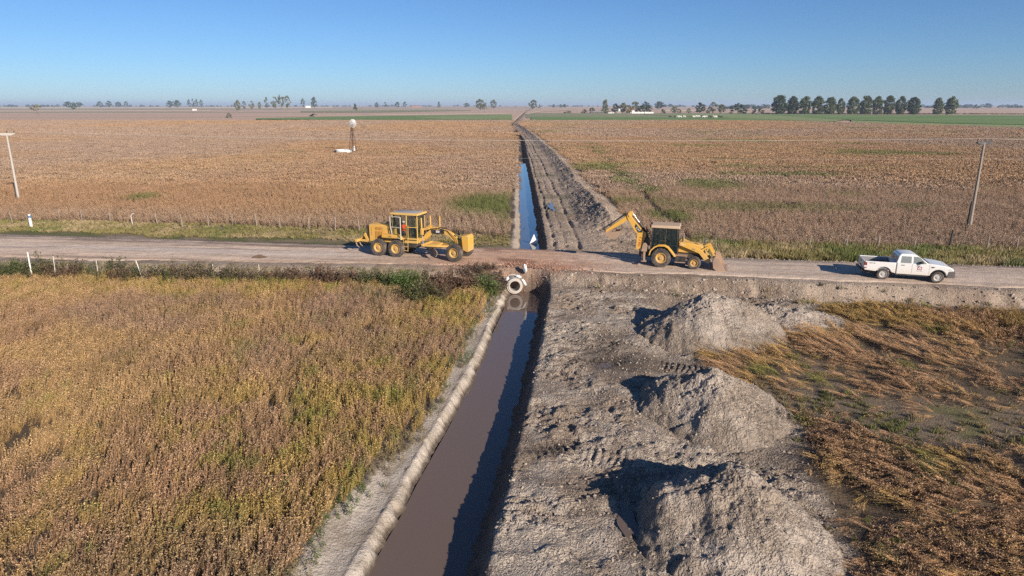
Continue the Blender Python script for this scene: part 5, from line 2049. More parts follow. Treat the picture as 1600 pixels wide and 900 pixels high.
mb.bar((2.62, -.75, 1.272), (2.52, -.1, 1.31), .03, .02)
mb.bar((2.62, .1, 1.272), (2.52, .75, 1.31), .03, .02)
mb.box(2.56, 2.68, -.7, .7, 1.245, 1.268)
mb.build('wiper', M['black'], pk)
mb = MB()
mb.cyl((1.8, .0, 1.78), (1.62, .0, 2.05), .006, n=6)
mb.build('aerial', M['black'], pk)
# bed
mb = MB()
for sy in (-1, 1):
    a_, b_ = (.84, .92) if sy > 0 else (-.92, -.84)
    prof = [(-1.16, .62)] + arch(0, .49, .56) + [(.70, .50), (.70, 1.20), (-1.16, 1.22)]
    mb.prism(prof, a_, b_)
mb.box(-1.14, .70, -.85, .85, .60, .66)
mb.box(.63, .70, -.85, .85, .66, 1.20)
bed = mb.build('bed', M['white'], pk, bevel=.018)
mb = MB()
mb.box(-1.215, -1.155, -.83, .83, .68, 1.21)
tg = mb.build('tailgate', M['white'], pk, bevel=.015)
mb = MB()
mb.box(-1.222, -1.205, -.12, .12, 1.02, 1.10)
mb.box(-1.222, -1.205, -.27, .27, .72, .84)
mb.build('handle', M['black'], tg)
mb = MB()
for sy in (-1, 1):
    mb.box(-1.13, .62, sy * .83 - .012, sy * .83 + .012, .67, 1.17)
mb.box(-1.13, .62, -.61, .61, .661, .675)
mb.build('bed_shade_sheet', paint('bed_shade', (.22, .23, .25), .5, .3), bed)  # grey-blue sheets that paint shade onto the bed's inner walls and floor
lettering(bed, '4X4 XL', .12, (-.72, -.924, 1.10), (PI / 2, 0, 0), M['greymark'])
mb = MB()
mb.box(-1.36, -1.20, -.80, .80, .48, .64)
mb.build('rear_bumper', M['black'], pk, bevel=.03)
mb = MB()
mb.box(3.72, 4.20, -.925, .925, .40, .795, .0, .02)
mb.box(4.075, 4.13, -.5, .5, .80, 1.0)
mb.build('front_bumper', M['greyplastic'], pk, bevel=.05, seg=3)
mb = MB()
mb.box(-1.1, 3.9, -.55, .55, .32, .60)
mb.box(-.55, .55, -.838, -.62, .662, .93)
mb.box(-.55, .55, .62, .838, .662, .93)
mb.box(2.7, 3.75, -.66, .66, .55, .95)
mb.box(.75, 2.65, -.86, .86, .38, .47)
mb.build('chassis', M['black'], pk)
mb = MB()
mb.box(1.97, 2.23, -.927, -.918, .815, 1.025)
em = mb.build('door_emblem', M['logored'], pk)
mb = MB()
mb.prism([(1.99, .90), (2.05, .88), (2.10, .96), (2.15, .88), (2.21, .90), (2.13, 1.0), (2.07, 1.0)], -.931, -.926)
mb.box(2.0, 2.2, -.931, -.926, .835, .855)
mb.build('emblem_figure', M['whitemark'], em)
lettering(pk, 'municipalidad', .07, (2.10, -.924, .755), (PI / 2, 0, 0), paint('faint_letters', (.55, .54, .53), .5, .05))

# ------------------------------------------------------------------ culvert and litter at the crossing
cul = empty('culvert_pipe', (0.20, 46.42, -0.10), rz=R(8))
tag(cul, 'pale concrete drain pipe opening under the road at the head of the near canal', 'drain pipe')
mb = MB()
mb.lathe([(.40, 0), (.56, 0), (.56, 1.1), (.60, 1.12), (.60, 1.35), (.56, 1.37), (.56, 7.6), (.40, 7.6)], (0, 0, 0), 'y', 40)
mb.build('barrel', M['concrete'], cul)
mb = MB()
mb.lathe([(.37, -.05), (.47, -.05), (.47, .06), (.37, .06)], (0, 0, 0), 'y', 40)
mb.build('rim', M['concrete'], cul, bevel=.01)
mb = MB()
mb.cyl((0, 7.2, 0), (0, 7.4, 0), .41, n=24)
mb.build('pipe_dark_disc', M['black'], cul)  # black disc deep in the barrel, painting the darkness inside the pipe


def crumple(name, label, cat, loc, size, seed, rz=0.0, group=None, mat_='plastic_white', tilt=(0, 0)):
    """a slumped sack or sheet: closed lumpy skin with folds"""
    bm = bmesh.new()
    bmesh.ops.create_icosphere(bm, subdivisions=4, radius=1.0)
    V = np.array([v.co for v in bm.verts])
    f1 = fbm(V[:, 0] * 1.3 + seed, V[:, 1] * 1.3 + V[:, 2], 1.0, 3, seed)
    f2 = np.abs(fbm(V[:, 0] * 2.4 + V[:, 2] * 1.1, V[:, 1] * 2.4 + seed, 1.3, 2, seed + 3))
    k = 1 + .28 * f1 - .25 * f2
    for v, kk in zip(bm.verts, k):
        v.co *= float(kk)
        v.co.x *= size[0]
        v.co.y *= size[1]
        v.co.z *= size[2]
    me = bpy.data.meshes.new(name)
    bm.to_mesh(me)
    bm.free()
    me.shade_smooth()
    o = link(name, me, M[mat_])
    o.location = loc
    o.rotation_euler = (tilt[0], tilt[1], rz)
    return tag(o, label, cat, group)


crumple('sack', 'white sack draped over the upper left shoulder of the drain pipe', 'sack', (-.36, 46.72, .36), (.20, .2, .11), 3, .3, 'white sacks around the drain pipe', tilt=(0, -.7))
crumple('sack', 'long white sack slumped down the right side of the drain pipe', 'sack', (.84, 46.57, .12), (.12, .2, .32), 5, .1, 'white sacks around the drain pipe', tilt=(.3, -.5))
crumple('sack', 'pale sack lying above the mouth of the drain pipe', 'sack', (.48, 46.85, .50), (.22, .16, .08), 8, .2, 'white sacks around the drain pipe', tilt=(.2, .3))
crumple('torn_bag', 'torn white bag hanging over the road edge above the drain pipe', 'bag', (.92, 47.15, .98), (.13, .2, .42), 9, .4, tilt=(.5, -.25))
sx_, sy_ = gp(834, 380, -.68)
mb = MB()
mb.add([(-.42, -.1, 0), (.38, -.25, 0), (.30, .3, 0), (-.25, .3, 0), (.02, .05, .95), (-.1, .1, .6)], [(0, 1, 4), (1, 2, 4), (2, 3, 5), (5, 4, 2), (3, 0, 5), (0, 4, 5), (0, 3, 2, 1)])
o = mb.build('plastic_sheet', M['plastic_white'], None, bevel=.02)
o.location = (sx_, sy_, -.72)
tag(o, 'white pointed plastic sheet standing in the water beyond the road', 'plastic sheet')
# rough earth dumped on the road
for (px_, py_, rx_, ry_, h_, lab) in ((405, 402, .75, .35, .22, 'small dark brown heap of earth on the near edge of the road at the left'),):
    ex, ey = gp(px_, py_, 1.0)
    o = heap(ex, ey, rx_, ry_, h_, 410, lab)
    o['group'] = ''
    del o['group']
    o.data.materials[0] = M['damp'] if 'damp' in M else paint('damp_earth', (.12, .075, .05), .9, .2)
    co = np.empty(len(o.data.vertices) * 3, dtype=np.float32)
    o.data.vertices.foreach_get('co', co)
    co = co.reshape(-1, 3)
    rr_ = np.hypot((co[:, 0] - ex) / rx_, (co[:, 1] - ey) / ry_)
    co[:, 2] = zg(co[:, 0], co[:, 1]) - .02 + h_ * np.clip(1 - rr_, -.2, 1) * (1 + .5 * fbm(co[:, 0], co[:, 1], 3.0, 2, 5))
    o.data.vertices.foreach_set('co', co.ravel())

# ------------------------------------------------------------------ posts
def post(name, label, cat, px, py, z, h, r, mat_, group=None, lean=(0, 0), fixed=None):
    x_, y_ = gp(px, py, z)
    zz = zg1(x_, y_)
    mb = MB()
    mb.tube([(0, 0, -.15), (lean[0] * .5 * h, lean[1] * .5 * h, h * .5), (lean[0] * h, lean[1] * h, h)], r, 8, [r * 1.05, r, r * .88])
    o = mb.build(name, M[mat_])
    o.location = (x_, y_, zz)
    return tag(o, label, cat, group)


km = empty('marker_post', gp(49, 353.5, .45) + (0,))
km.location.z = zg1(km.location.x, km.location.y)
tag(km, 'thick white marker post with a blue band, on the far verge at the left', 'marker post')
mb = MB()
mb.cyl((0, 0, -.1), (-.02, 0, 1.0), .14, .135, 16)
mb.cyl((-.02, 0, 1.24), (-.02, 0, 1.36), .13, .10, 16)
mb.build('shaft', M['palepost'], km, bevel=.01)
mb = MB()
mb.cyl((-.02, 0, 1.0), (-.02, 0, 1.24), .155, .155, 16)
mb.build('band', M['bluecap'], km, bevel=.01)
FL = 'thin weathered post in the fence between far verge and crop, left of the canal'
for i, (px_, py_) in enumerate(((19, 346), (94, 343.5), (128, 345), (172, 346.5), (246, 349.5), (285, 354), (326, 352.5), (363, 352), (402, 354), (438, 356), (483, 358), (524, 358), (562, 360))):
    post('fence_post', FL, 'fence post', px_, py_, .4, 1.15 + .1 * (i % 3), .045, 'wood', 'fence posts along the far verge on the left', lean=(-.10 + .05 * (i % 4), .02))
bp = post('fence_post', 'white fence post with a bent arm pointing right, tallest pale one on the left verge', 'fence post', 207, 350, .4, .95, .04, 'whiteframe', lean=(-.05, 0))
mb = MB()
mb.tube([(-.04, 0, .95), (.10, 0, 1.15), (.28, 0, 1.22)], .03, 8)
mb.build('arm', M['palepost'], bp)
FR = 'thin weathered post in the fence between far verge and crop, behind the pickup'
for i, (px_, py_) in enumerate(((1264, 388), (1322, 389), (1372, 390), (1427, 393), (1542, 391), (1588, 393))):
    post('fence_post', FR, 'fence post', px_, py_, .4, 1.2 + .1 * (i % 3), .045, 'wood', 'fence posts along the far verge on the right', lean=(.06 - .04 * (i % 3), .02))
post('fence_post', 'thick dark strainer post standing in the verge above the front of the pickup', 'fence post', 1482, 392, .4, 1.9, .085, 'darkwood', lean=(.06, 0))
for px_, tp_, r_, l_, lab in ((47, 394, .05, (0, 0), 'bright white upright post on the near road bank, leftmost'), (86, 400, .024, (.05, 0), 'thin white post rising from weeds on the near road bank, second from left'),
                           (152, 406, .022, (0, 0), 'short pale post between the second post and the leaning one on the near bank'), (214, 407, .026, (-.22, 0), 'white post leaning left on the near road bank'),
                           (333, 412, .022, (0, 0), 'slim upright pale post on the near bank, below the right half of the road heap'), (405, 413, .02, (0, 0), 'slim pale post on the near bank closest to the grader')):
    u_ = (px_ - 800) / 1066.67
    y_ = 49.0
    for _k in range(6):
        x_ = u_ * (y_ * math.cos(PITCH) + (CZ - 1) * math.sin(PITCH))
        y_ = float(road_c(np.array(x_)) - road_h(np.array(x_))) - 2.0
    v_ = (tp_ - 450) / 1066.67
    ztop = CZ - y_ * (math.sin(PITCH) + v_ * math.cos(PITCH)) / (math.cos(PITCH) - v_ * math.sin(PITCH))
    z0 = zg1(x_, y_)
    h_ = ztop - z0
    mb = MB()
    mb.tube([(0, 0, -.15), (l_[0] * .5 * h_, 0, h_ * .5), (l_[0] * h_, 0, h_)], r_, 8)
    o = mb.build('bank_post', M['palepost'] if px_ in (47, 214) else M['whiteframe'])
    o.location = (x_ - l_[0] * h_, y_, z0)
    tag(o, lab, 'post', 'white posts on the near road bank')

# ------------------------------------------------------------------ power line
def utility_pole(px, py, lab, arm_rot):
    x_, y_ = gp(px, py, .3)
    e = empty('utility_pole', (x_, y_, zg1(x_, y_) - .02), rz=arm_rot)
    tag(e, lab, 'utility pole', 'poles of the power line')
    mb = MB()
    mb.cyl((0, 0, -.3), (0, 0, 8.45), .165, .095, 14)
    mb.build('shaft', M['concrete'] if px < 800 else M['wood'], e)
    mb = MB()
    ca = math.cos(-arm_rot)
    sa = math.sin(-arm_rot)
    mb.cyl((-.24 * ca, -.24 * sa, -.3), (-.20 * ca, -.20 * sa, 2.3 if px < 800 else 2.9), .12, .10, 12)
    mb.build('stub_post', M['darkwood'], e)
    mb = MB()
    mb.prism([(-.95, 8.46), (-.55, 8.30), (.55, 8.30), (.95, 8.46), (.95, 8.60), (-.95, 8.60)], -.08, .08)
    mb.build('crossarm', M['concrete'] if px < 800 else M['greyplastic'], e, bevel=.015)  # left arm coloured pale as if sunlit, right arm dark as if shaded
    for xx in (-.85, .05, .85):
        mb = MB()
        mb.lathe([(.001, 0), (.03, 0), (.03, .10), (.075, .12), (.06, .17), (.085, .19), (.05, .26), (.001, .28)], (xx, 0, 8.60), 'z', 12)
        mb.build('insulator', M['porcelain'], e)
    return e


pl = utility_pole(30, 315, 'pale concrete utility pole in the crop at the left edge', R(12))
pr_ = utility_pole(1514, 360, 'dark utility pole in the crop above the pickup', R(18))


def sag_wire(pts, sag, r, lab, group):
    mb = MB()
    P = []
    for a, b in zip(pts[:-1], pts[1:]):
        a, b = Vector(a), Vector(b)
        for i in range(24):
            f = i / 24
            p = a.lerp(b, f)
            p.z -= sag * 4 * f * (1 - f)
            P.append(tuple(p))
    P.append(pts[-1])
    mb.tube(P, r, 6)
    o = mb.build('power_line', M['wire'])
    return tag(o, lab, 'power line', group)


def arm_pt(e, xx, z):
    ca, sa = math.cos(e.rotation_euler.z), math.sin(e.rotation_euler.z)
    return Vector((e.location.x + xx * ca, e.location.y + xx * sa, e.location.z + z))


dl = arm_pt(pr_, 0, 0) - arm_pt(pl, 0, 0)
for xx, z, r_, lab in ((-.85, 8.88, .0055, 'upper power wire on the left arm ends of the two poles'), (.05, 8.88, .0075, 'upper power wire over the middle of the crossarms'), (.85, 8.88, .0055, 'upper power wire on the right arm ends of the two poles'), (.0, 7.0, .005, 'thin lower wire fixed to the poles well under the crossarms')):
    a, b = arm_pt(pl, xx, z), arm_pt(pr_, xx, z)
    sag_wire([tuple(a - dl), tuple(a), tuple(b), tuple(b + dl)], .62, r_, lab, 'wires of the power line')

# ------------------------------------------------------------------ windmill and its tank
wx_, wy_ = gp(552, 239.5, .3)
wm = empty('wind_pump', (wx_, wy_, .3), rz=R(48))
tag(wm, 'white bladed wind pump on a rusty lattice tower standing in the brown crop', 'wind pump')
mb = MB()
legs = [(-.75, -.75), (.75, -.75), (.75, .75), (-.75, .75)]
zt = 7.0
for i, (a, b) in enumerate(legs):
    mb.bar((a, b, -.1), (a * .10, b * .10, zt), .09)
    for lv_ in range(5):
        z0, z1 = lv_ * 1.15 + .3, lv_ * 1.15 + 1.45
        f0, f1 = 1 - .9 * z0 / zt, 1 - .9 * z1 / zt
        c, d = legs[(i + 1) % 4]
        mb.bar((a * f1, b * f1, z1), (c * f1, d * f1, z1), .05)
        mb.bar((a * f0, b * f0, z0), (c * f1, d * f1, z1), .03)
mb.cyl((0, 0, .3), (0, 0, zt + .1), .03, n=6)
mb.build('tower', M['rusty'], wm)
hx = MB()
hx.cyl((0, 0, zt - .1), (0, 0, zt + .45), .09, n=10)
hx.box(-.2, .35, -.13, .13, zt + .25, zt + .6)
hx.cyl((0, -.5, zt + .42), (0, .3, zt + .42), .05, n=8)
hx.build('gearbox', M['galv'], wm)
whl = MB()
for i in range(18):
    a = 2 * PI * i / 18
    r0, r1 = .40, 1.08
    t0, t1 = a - .06, a + .20
    zc_ = zt + .42
    P = [(r0 * math.cos(a - .05), -.52, r0 * math.sin(a - .05)), (r0 * math.cos(a + .16), -.40, r0 * math.sin(a + .16)), (r1 * math.cos(a + .17), -.40, r1 * math.sin(a + .17)), (r1 * math.cos(a - .11), -.60, r1 * math.sin(a - .11))]
    P = [Vector((p[0], p[1], p[2] + zc_)) for p in P]
    nn_ = Vector((0, .012, 0))
    whl.hexa([tuple(p) for p in P] + [tuple(p + nn_) for p in P])
whl.lathe([(.80, -.01), (.83, -.01), (.83, .01), (.80, .01)], (0, -.5, zt + .42), 'y', 36)
whl.lathe([(.98, -.01), (1.01, -.01), (1.01, .01), (.98, .01)], (0, -.5, zt + .42), 'y', 36)
for i in range(6):
    a = 2 * PI * i / 6
    whl.bar((0, -.5, zt + .42), (1.0 * math.cos(a), -.5, zt + .42 + 1.0 * math.sin(a)), .03)
whl.build('wheel', M['galv'], wm)
tl = MB()
tl.bar((0, .2, zt + .42), (0, 1.7, zt + .48), .05)
tl.prism([(1.0, zt + .1), (2.0, zt - .05), (2.0, zt + 1.05), (1.0, zt + .8)], -.012, .012)
tlo = tl.build('tail_vane', M['galv'], wm)
tlo.rotation_euler = (0, 0, R(25))
tlo.location = (0, .55, 0)
tx_, ty_ = gp(537, 238.5, .4)
mb = MB()
mb.lathe([(1.85, -.1), (2.05, -.1), (2.05, .55), (1.85, .55)], (0, 0, 0), 'z', 40)
mb.cyl((0, 0, -.1), (0, 0, .30), 1.9, n=40)
o = mb.build('water_tank', M['palepost'], bevel=.02)
o.location = (tx_, ty_, .25 + .35)
tag(o, 'low round white water tank at the foot of the wind pump', 'water tank')
bx_, by_ = gp(553, 237.5, .4)
mb = MB()
mb.cyl((0, 0, 0), (0, 0, 1.05), .34, n=20)
mb.cyl((0, 0, 1.05), (0, 0, 1.2), .34, .18, n=20)
o = mb.build('white_drum', M['palepost'], bevel=.015)
o.location = (bx_, by_, .7)
tag(o, 'small white drum standing inside the legs of the wind pump', 'drum')

# ------------------------------------------------------------------ far fields as sheets on the plain
def field_mat(name, c1, c2, sc):
    m, t, b = nt_new(name)
    geo = N(t, 'ShaderNodeNewGeometry')
    mp = N(t, 'ShaderNodeMapping')
    mp.inputs['Scale'].default_value = (.35, 1, 1)
    t.links.new(geo.outputs['Position'], mp.inputs['Vector'])
    n1 = noise_tex(t, mp.outputs[0], sc, 5, .6)
    n2 = noise_tex(t, geo.outputs['Position'], sc * 14, 4, .6)
    f = mth(t, 'ADD', mth(t, 'MULTIPLY', n1.outputs[0], .7), mth(t, 'MULTIPLY', n2.outputs[0], .3))
    t.links.new(ramp(t, f, [(.38, c1), (.62, c2)]).outputs[0], b.inputs['Base Color'])
    b.inputs['Roughness'].default_value = .9
    b.inputs['Specular IOR Level'].default_value = .1
    bumpn(t, b, n2.outputs[0], .6, 1.0)
    return m


F_GREEN = field_mat('lush_green', (.13, .20, .065), (.19, .27, .10), .02)
F_PAST = field_mat('pasture_grass', (.26, .30, .135), (.20, .255, .10), .015)
F_OLIVE = field_mat('olive_pasture', (.29, .27, .17), (.22, .24, .125), .012)
F_TAN = field_mat('straw_stubble', (.66, .53, .38), (.56, .43, .30), .006)
F_BROWN = field_mat('brown_crop', (.46, .325, .24), (.54, .39, .29), .008)
F_DARK = field_mat('dark_hedge_strip', (.06, .07, .035), (.09, .095, .05), .02)


def field(name, mat_, pix, z):
    P = [gp(px, py, z) for px, py in pix]
    me = bpy.data.meshes.new(name)
    me.from_pydata([(x_, y_, z) for x_, y_ in P], [], [tuple(range(len(P)))])
    o = link(name, me, mat_)
    if me.polygons[0].normal.z < 0:
        me.flip_normals()
    return tag(o, kind='structure')


# the strips of the photo, surveyed on the ground (pixel corners of the field edges)
field('field', F_BROWN, [(-400, 176), (790, 176), (790, 181.5), (380, 182.2), (300, 183.5), (-400, 185)], .40)
field('field', F_TAN, [(-500, 167.2), (520, 167.0), (520, 169.2), (-500, 170.3)], .60)
field('field', F_TAN, [(-500, 173.3), (330, 172.4), (330, 173.8), (-500, 175.6)], .60)
field('field', F_TAN, [(560, 179.2), (790, 176.5), (790, 178.0), (600, 180.0)], .62)
field('field', F_GREEN, [(400, 184.6), (560, 181.4), (800, 178.8), (800, 189.5), (560, 187.6), (400, 186.4)], .80)
field('field', F_PAST, [(640, 183.0), (800, 179.2), (800, 186.0), (700, 186.6)], .90)
field('field', F_OLIVE, [(470, 173.2), (700, 171.2), (740, 172.8), (560, 175.8), (470, 175.4)], .66)
field('field', F_BROWN, [(832, 168.2), (1900, 168.6), (1900, 177.8), (832, 176.6)], .40)
field('field', F_OLIVE, [(822, 176.8), (1300, 176.8), (1300, 184), (822, 184)], .62)
field('field', F_GREEN, [(830, 182.6), (1000, 182.2), (1290, 185.5), (1290, 190.0), (1000, 190.2), (830, 190.6)], .80)
field('field', F_PAST, [(1000, 178.8), (1240, 178.6), (1330, 186), (1300, 190), (1130, 184)], .86)
field('field', F_GREEN, [(1195, 179.0), (2000, 181.2), (2000, 199.5), (1600, 194.5), (1480, 192.3), (1330, 187.3)], .95)
field('field', F_PAST, [(1330, 187.6), (1480, 192.6), (1600, 194.8), (2000, 200), (2000, 212), (1600, 203), (1480, 197.0), (1330, 191)], .70)
field('field', F_TAN, [(1040, 171.6), (1100, 171.6), (1100, 174.0), (1040, 174.2)], .64)
field('farm_track', F_TAN, [(818, 178.2), (823, 178.2), (850, 174.0), (905, 171.4), (901, 171.2), (842, 173.8)], .9)

# ------------------------------------------------------------------ trees
def foliage_mat(name, c):
    m, t, b = nt_new(name)
    a = N(t, 'ShaderNodeAttribute', attribute_name='col')
    oi_ = N(t, 'ShaderNodeObjectInfo')
    v = mth(t, 'ADD', .8, mth(t, 'MULTIPLY', oi_.outputs['Random'], .4))
    cc = N(t, 'ShaderNodeVectorMath', operation='SCALE')
    t.links.new(mixc(t, 1.0, c, a.outputs['Color'], 'MULTIPLY'), cc.inputs[0])
    t.links.new(v, cc.inputs['Scale'])
    t.links.new(cc.outputs[0], b.inputs['Base Color'])
    b.inputs['Roughness'].default_value = .8
    b.inputs['Specular IOR Level'].default_value = .2
    return m


M['poplar_leaf'] = foliage_mat('poplar_leaf', (.10, .125, .05))
M['dark_leaf'] = foliage_mat('dark_leaf', (.060, .080, .035))
M['pale_leaf'] = foliage_mat('pale_leaf', (.14, .15, .085))
M['gold_leaf'] = foliage_mat('gold_leaf', (.20, .17, .06))
M['bark'] = paint('bark', (.12, .10, .085), .9, .1)


def tree_meshes(kind, seed):
    """unit tree, 1 high and about 1 wide at its own proportion: crown of leaf clumps with gaps, trunk with limbs"""
    g = np.random.default_rng(seed)
    if kind == 'poplar':
        shape = lambda u: .34 * np.sin(np.clip(u * .88 + .12, 0, 1) * PI) ** .55
        z0, ncl, per, q = .05, 90, 50, .038
    elif kind == 'conifer':
        shape = lambda u: .30 * (1 - u) + .05
        z0, ncl, per, q = .06, 40, 36, .045
    elif kind == 'bush':
        shape = lambda u: .62 * np.sqrt(np.clip(1 - u * u, 0, 1)) + .02
        z0, ncl, per, q = .0, 22, 34, .075
    elif kind == 'sparse':
        shape = lambda u: .42 * np.sin(np.clip(u, 0.06, 1) * PI) ** .7
        z0, ncl, per, q = .22, 26, 36, .046
    elif kind == 'umbrella':
        shape = lambda u: .62 * np.sin(np.clip(u * .8 + .2, 0, 1) * PI) ** .5
        z0, ncl, per, q = .42, 20, 30, .05
    else:
        shape = lambda u: .50 * np.sin(np.clip(u * .92 + .08, 0, 1) * PI) ** .55
        z0, ncl, per, q = .12, 46, 40, .050
    C, D, W, K = [], [], [], []
    centres = []
    for i in range(ncl):
        u = g.uniform(0, 1)
        rr = float(shape(u)) * math.sqrt(g.uniform(.35 if kind == 'poplar' else .15, 1.0))
        a = g.uniform(0, 2 * PI)
        cc = np.array([rr * math.cos(a), rr * math.sin(a), z0 + (1 - z0) * u])
        centres.append(cc)
        rad = g.uniform(.055, .12) * (1.5 if kind == 'bush' else 1.0)
        b0 = g.uniform(.65, 1.25)
        for k_ in range(per):
            v = unit(g.normal(size=3)) * rad * g.uniform(.35, 1.05) * np.array([1.15, 1.15, .85])
            d = unit(g.normal(size=3)) * q * g.uniform(.6, 1.2)
            w = unit(np.cross(d, g.normal(size=3))) * q * g.uniform(.4, .8)
            C.append(cc + v); D.append(d); W.append(w)
            K.append(np.array([1, 1, 1]) * b0 * g.uniform(.75, 1.2))
    C = np.array(C)
    C[:, 2] = np.maximum(C[:, 2], .02)
    crown = quads_mesh('crown', C, np.array(D), np.array(W), np.array(K))
    mb = MB()
    hb = z0 + .35 * (1 - z0)
    mb.tube([(0, 0, -.03), (.008, .004, hb * .5), (0, -.006, hb), (.01, 0, min(.9, hb + .3))], .02, 7, [.032, .024, .019, .008])
    for cc in centres[::4]:
        s_ = np.array([0, 0, max(.03, min(hb, cc[2] * .6))])
        mb.tube([tuple(s_), tuple((s_ + cc) / 2 + np.array([0, 0, .02])), tuple(cc)], .01, 5, [.012, .008, .004])
    return crown, mb


_protos = {}


def tree_proto(kind, leafm, var):
    key = (kind, leafm, var)
    if key not in _protos:
        crown, mb = tree_meshes(kind, 1000 + len(_protos) * 13)
        crown.materials.append(M[leafm])
        t_ = mb.build('trunk', M['bark'])
        tm = t_.data
        bpy.data.objects.remove(t_)
        _protos[key] = (crown, tm)
    return _protos[key]


def tree(px, base, top, wpx, kind, leafm, lab, group=None, name='tree', cat='tree', var=0, zb=.3):
    x_, y_ = gp(px, base, zb)
    zc_ = y_ * math.cos(PITCH) - (zb - CZ) * math.sin(PITCH)
    m_per_px = zc_ / 1066.67
    h_ = (base - top) * m_per_px * 1.02
    w_ = wpx * m_per_px
    crown, trunk = tree_proto(kind, leafm, var)
    own = {'poplar': .72, 'conifer': .62, 'bush': 1.28, 'sparse': .86, 'umbrella': 1.2}.get(kind, .98)
    k_ = w_ / (h_ * own)
    e = empty(name, (x_, y_, zb), rz=rnd.uniform(0, 6.28))
    e.scale = (h_ * k_, h_ * k_, h_)
    tag(e, lab, cat, group)
    link('crown', crown, None, e)
    link('trunk', trunk, None, e)
    return e


ORD = ['first', 'second', 'third', 'fourth', 'fifth', 'sixth', 'seventh', 'eighth', 'ninth', 'tenth', 'eleventh', 'twelfth', 'thirteenth', 'fourteenth']
pop = [(1217, 151, 23, 'broadest and tallest'), (1237.5, 153, 18, ''), (1257, 153.5, 18, ''), (1277, 153.5, 19, ''), (1295.5, 154, 18, ''), (1312, 156.5, 13, 'the narrowest'), (1331.5, 153.5, 18, ''),
       (1351.5, 152.5, 20, ''), (1370, 153.5, 17, ''), (1388, 152, 17, ''), (1406.5, 153.5, 16, ''), (1426, 154.5, 20, 'last before the gap'), (1464.5, 155.5, 15, 'left one beyond the gap'), (1485, 154, 18, 'right end')]
for i, (px_, tp, w_, nt) in enumerate(pop):
    tree(px_, 178.6 + i * .05, tp, w_, 'poplar', 'dark_leaf' if i in (0, 1, 11) else 'poplar_leaf',
         'dense tree, %s from left in right skyline row%s' % (ORD[i], ', ' + nt if nt else ''), 'row of trees on the right skyline', 'row_tree', var=i % 5)
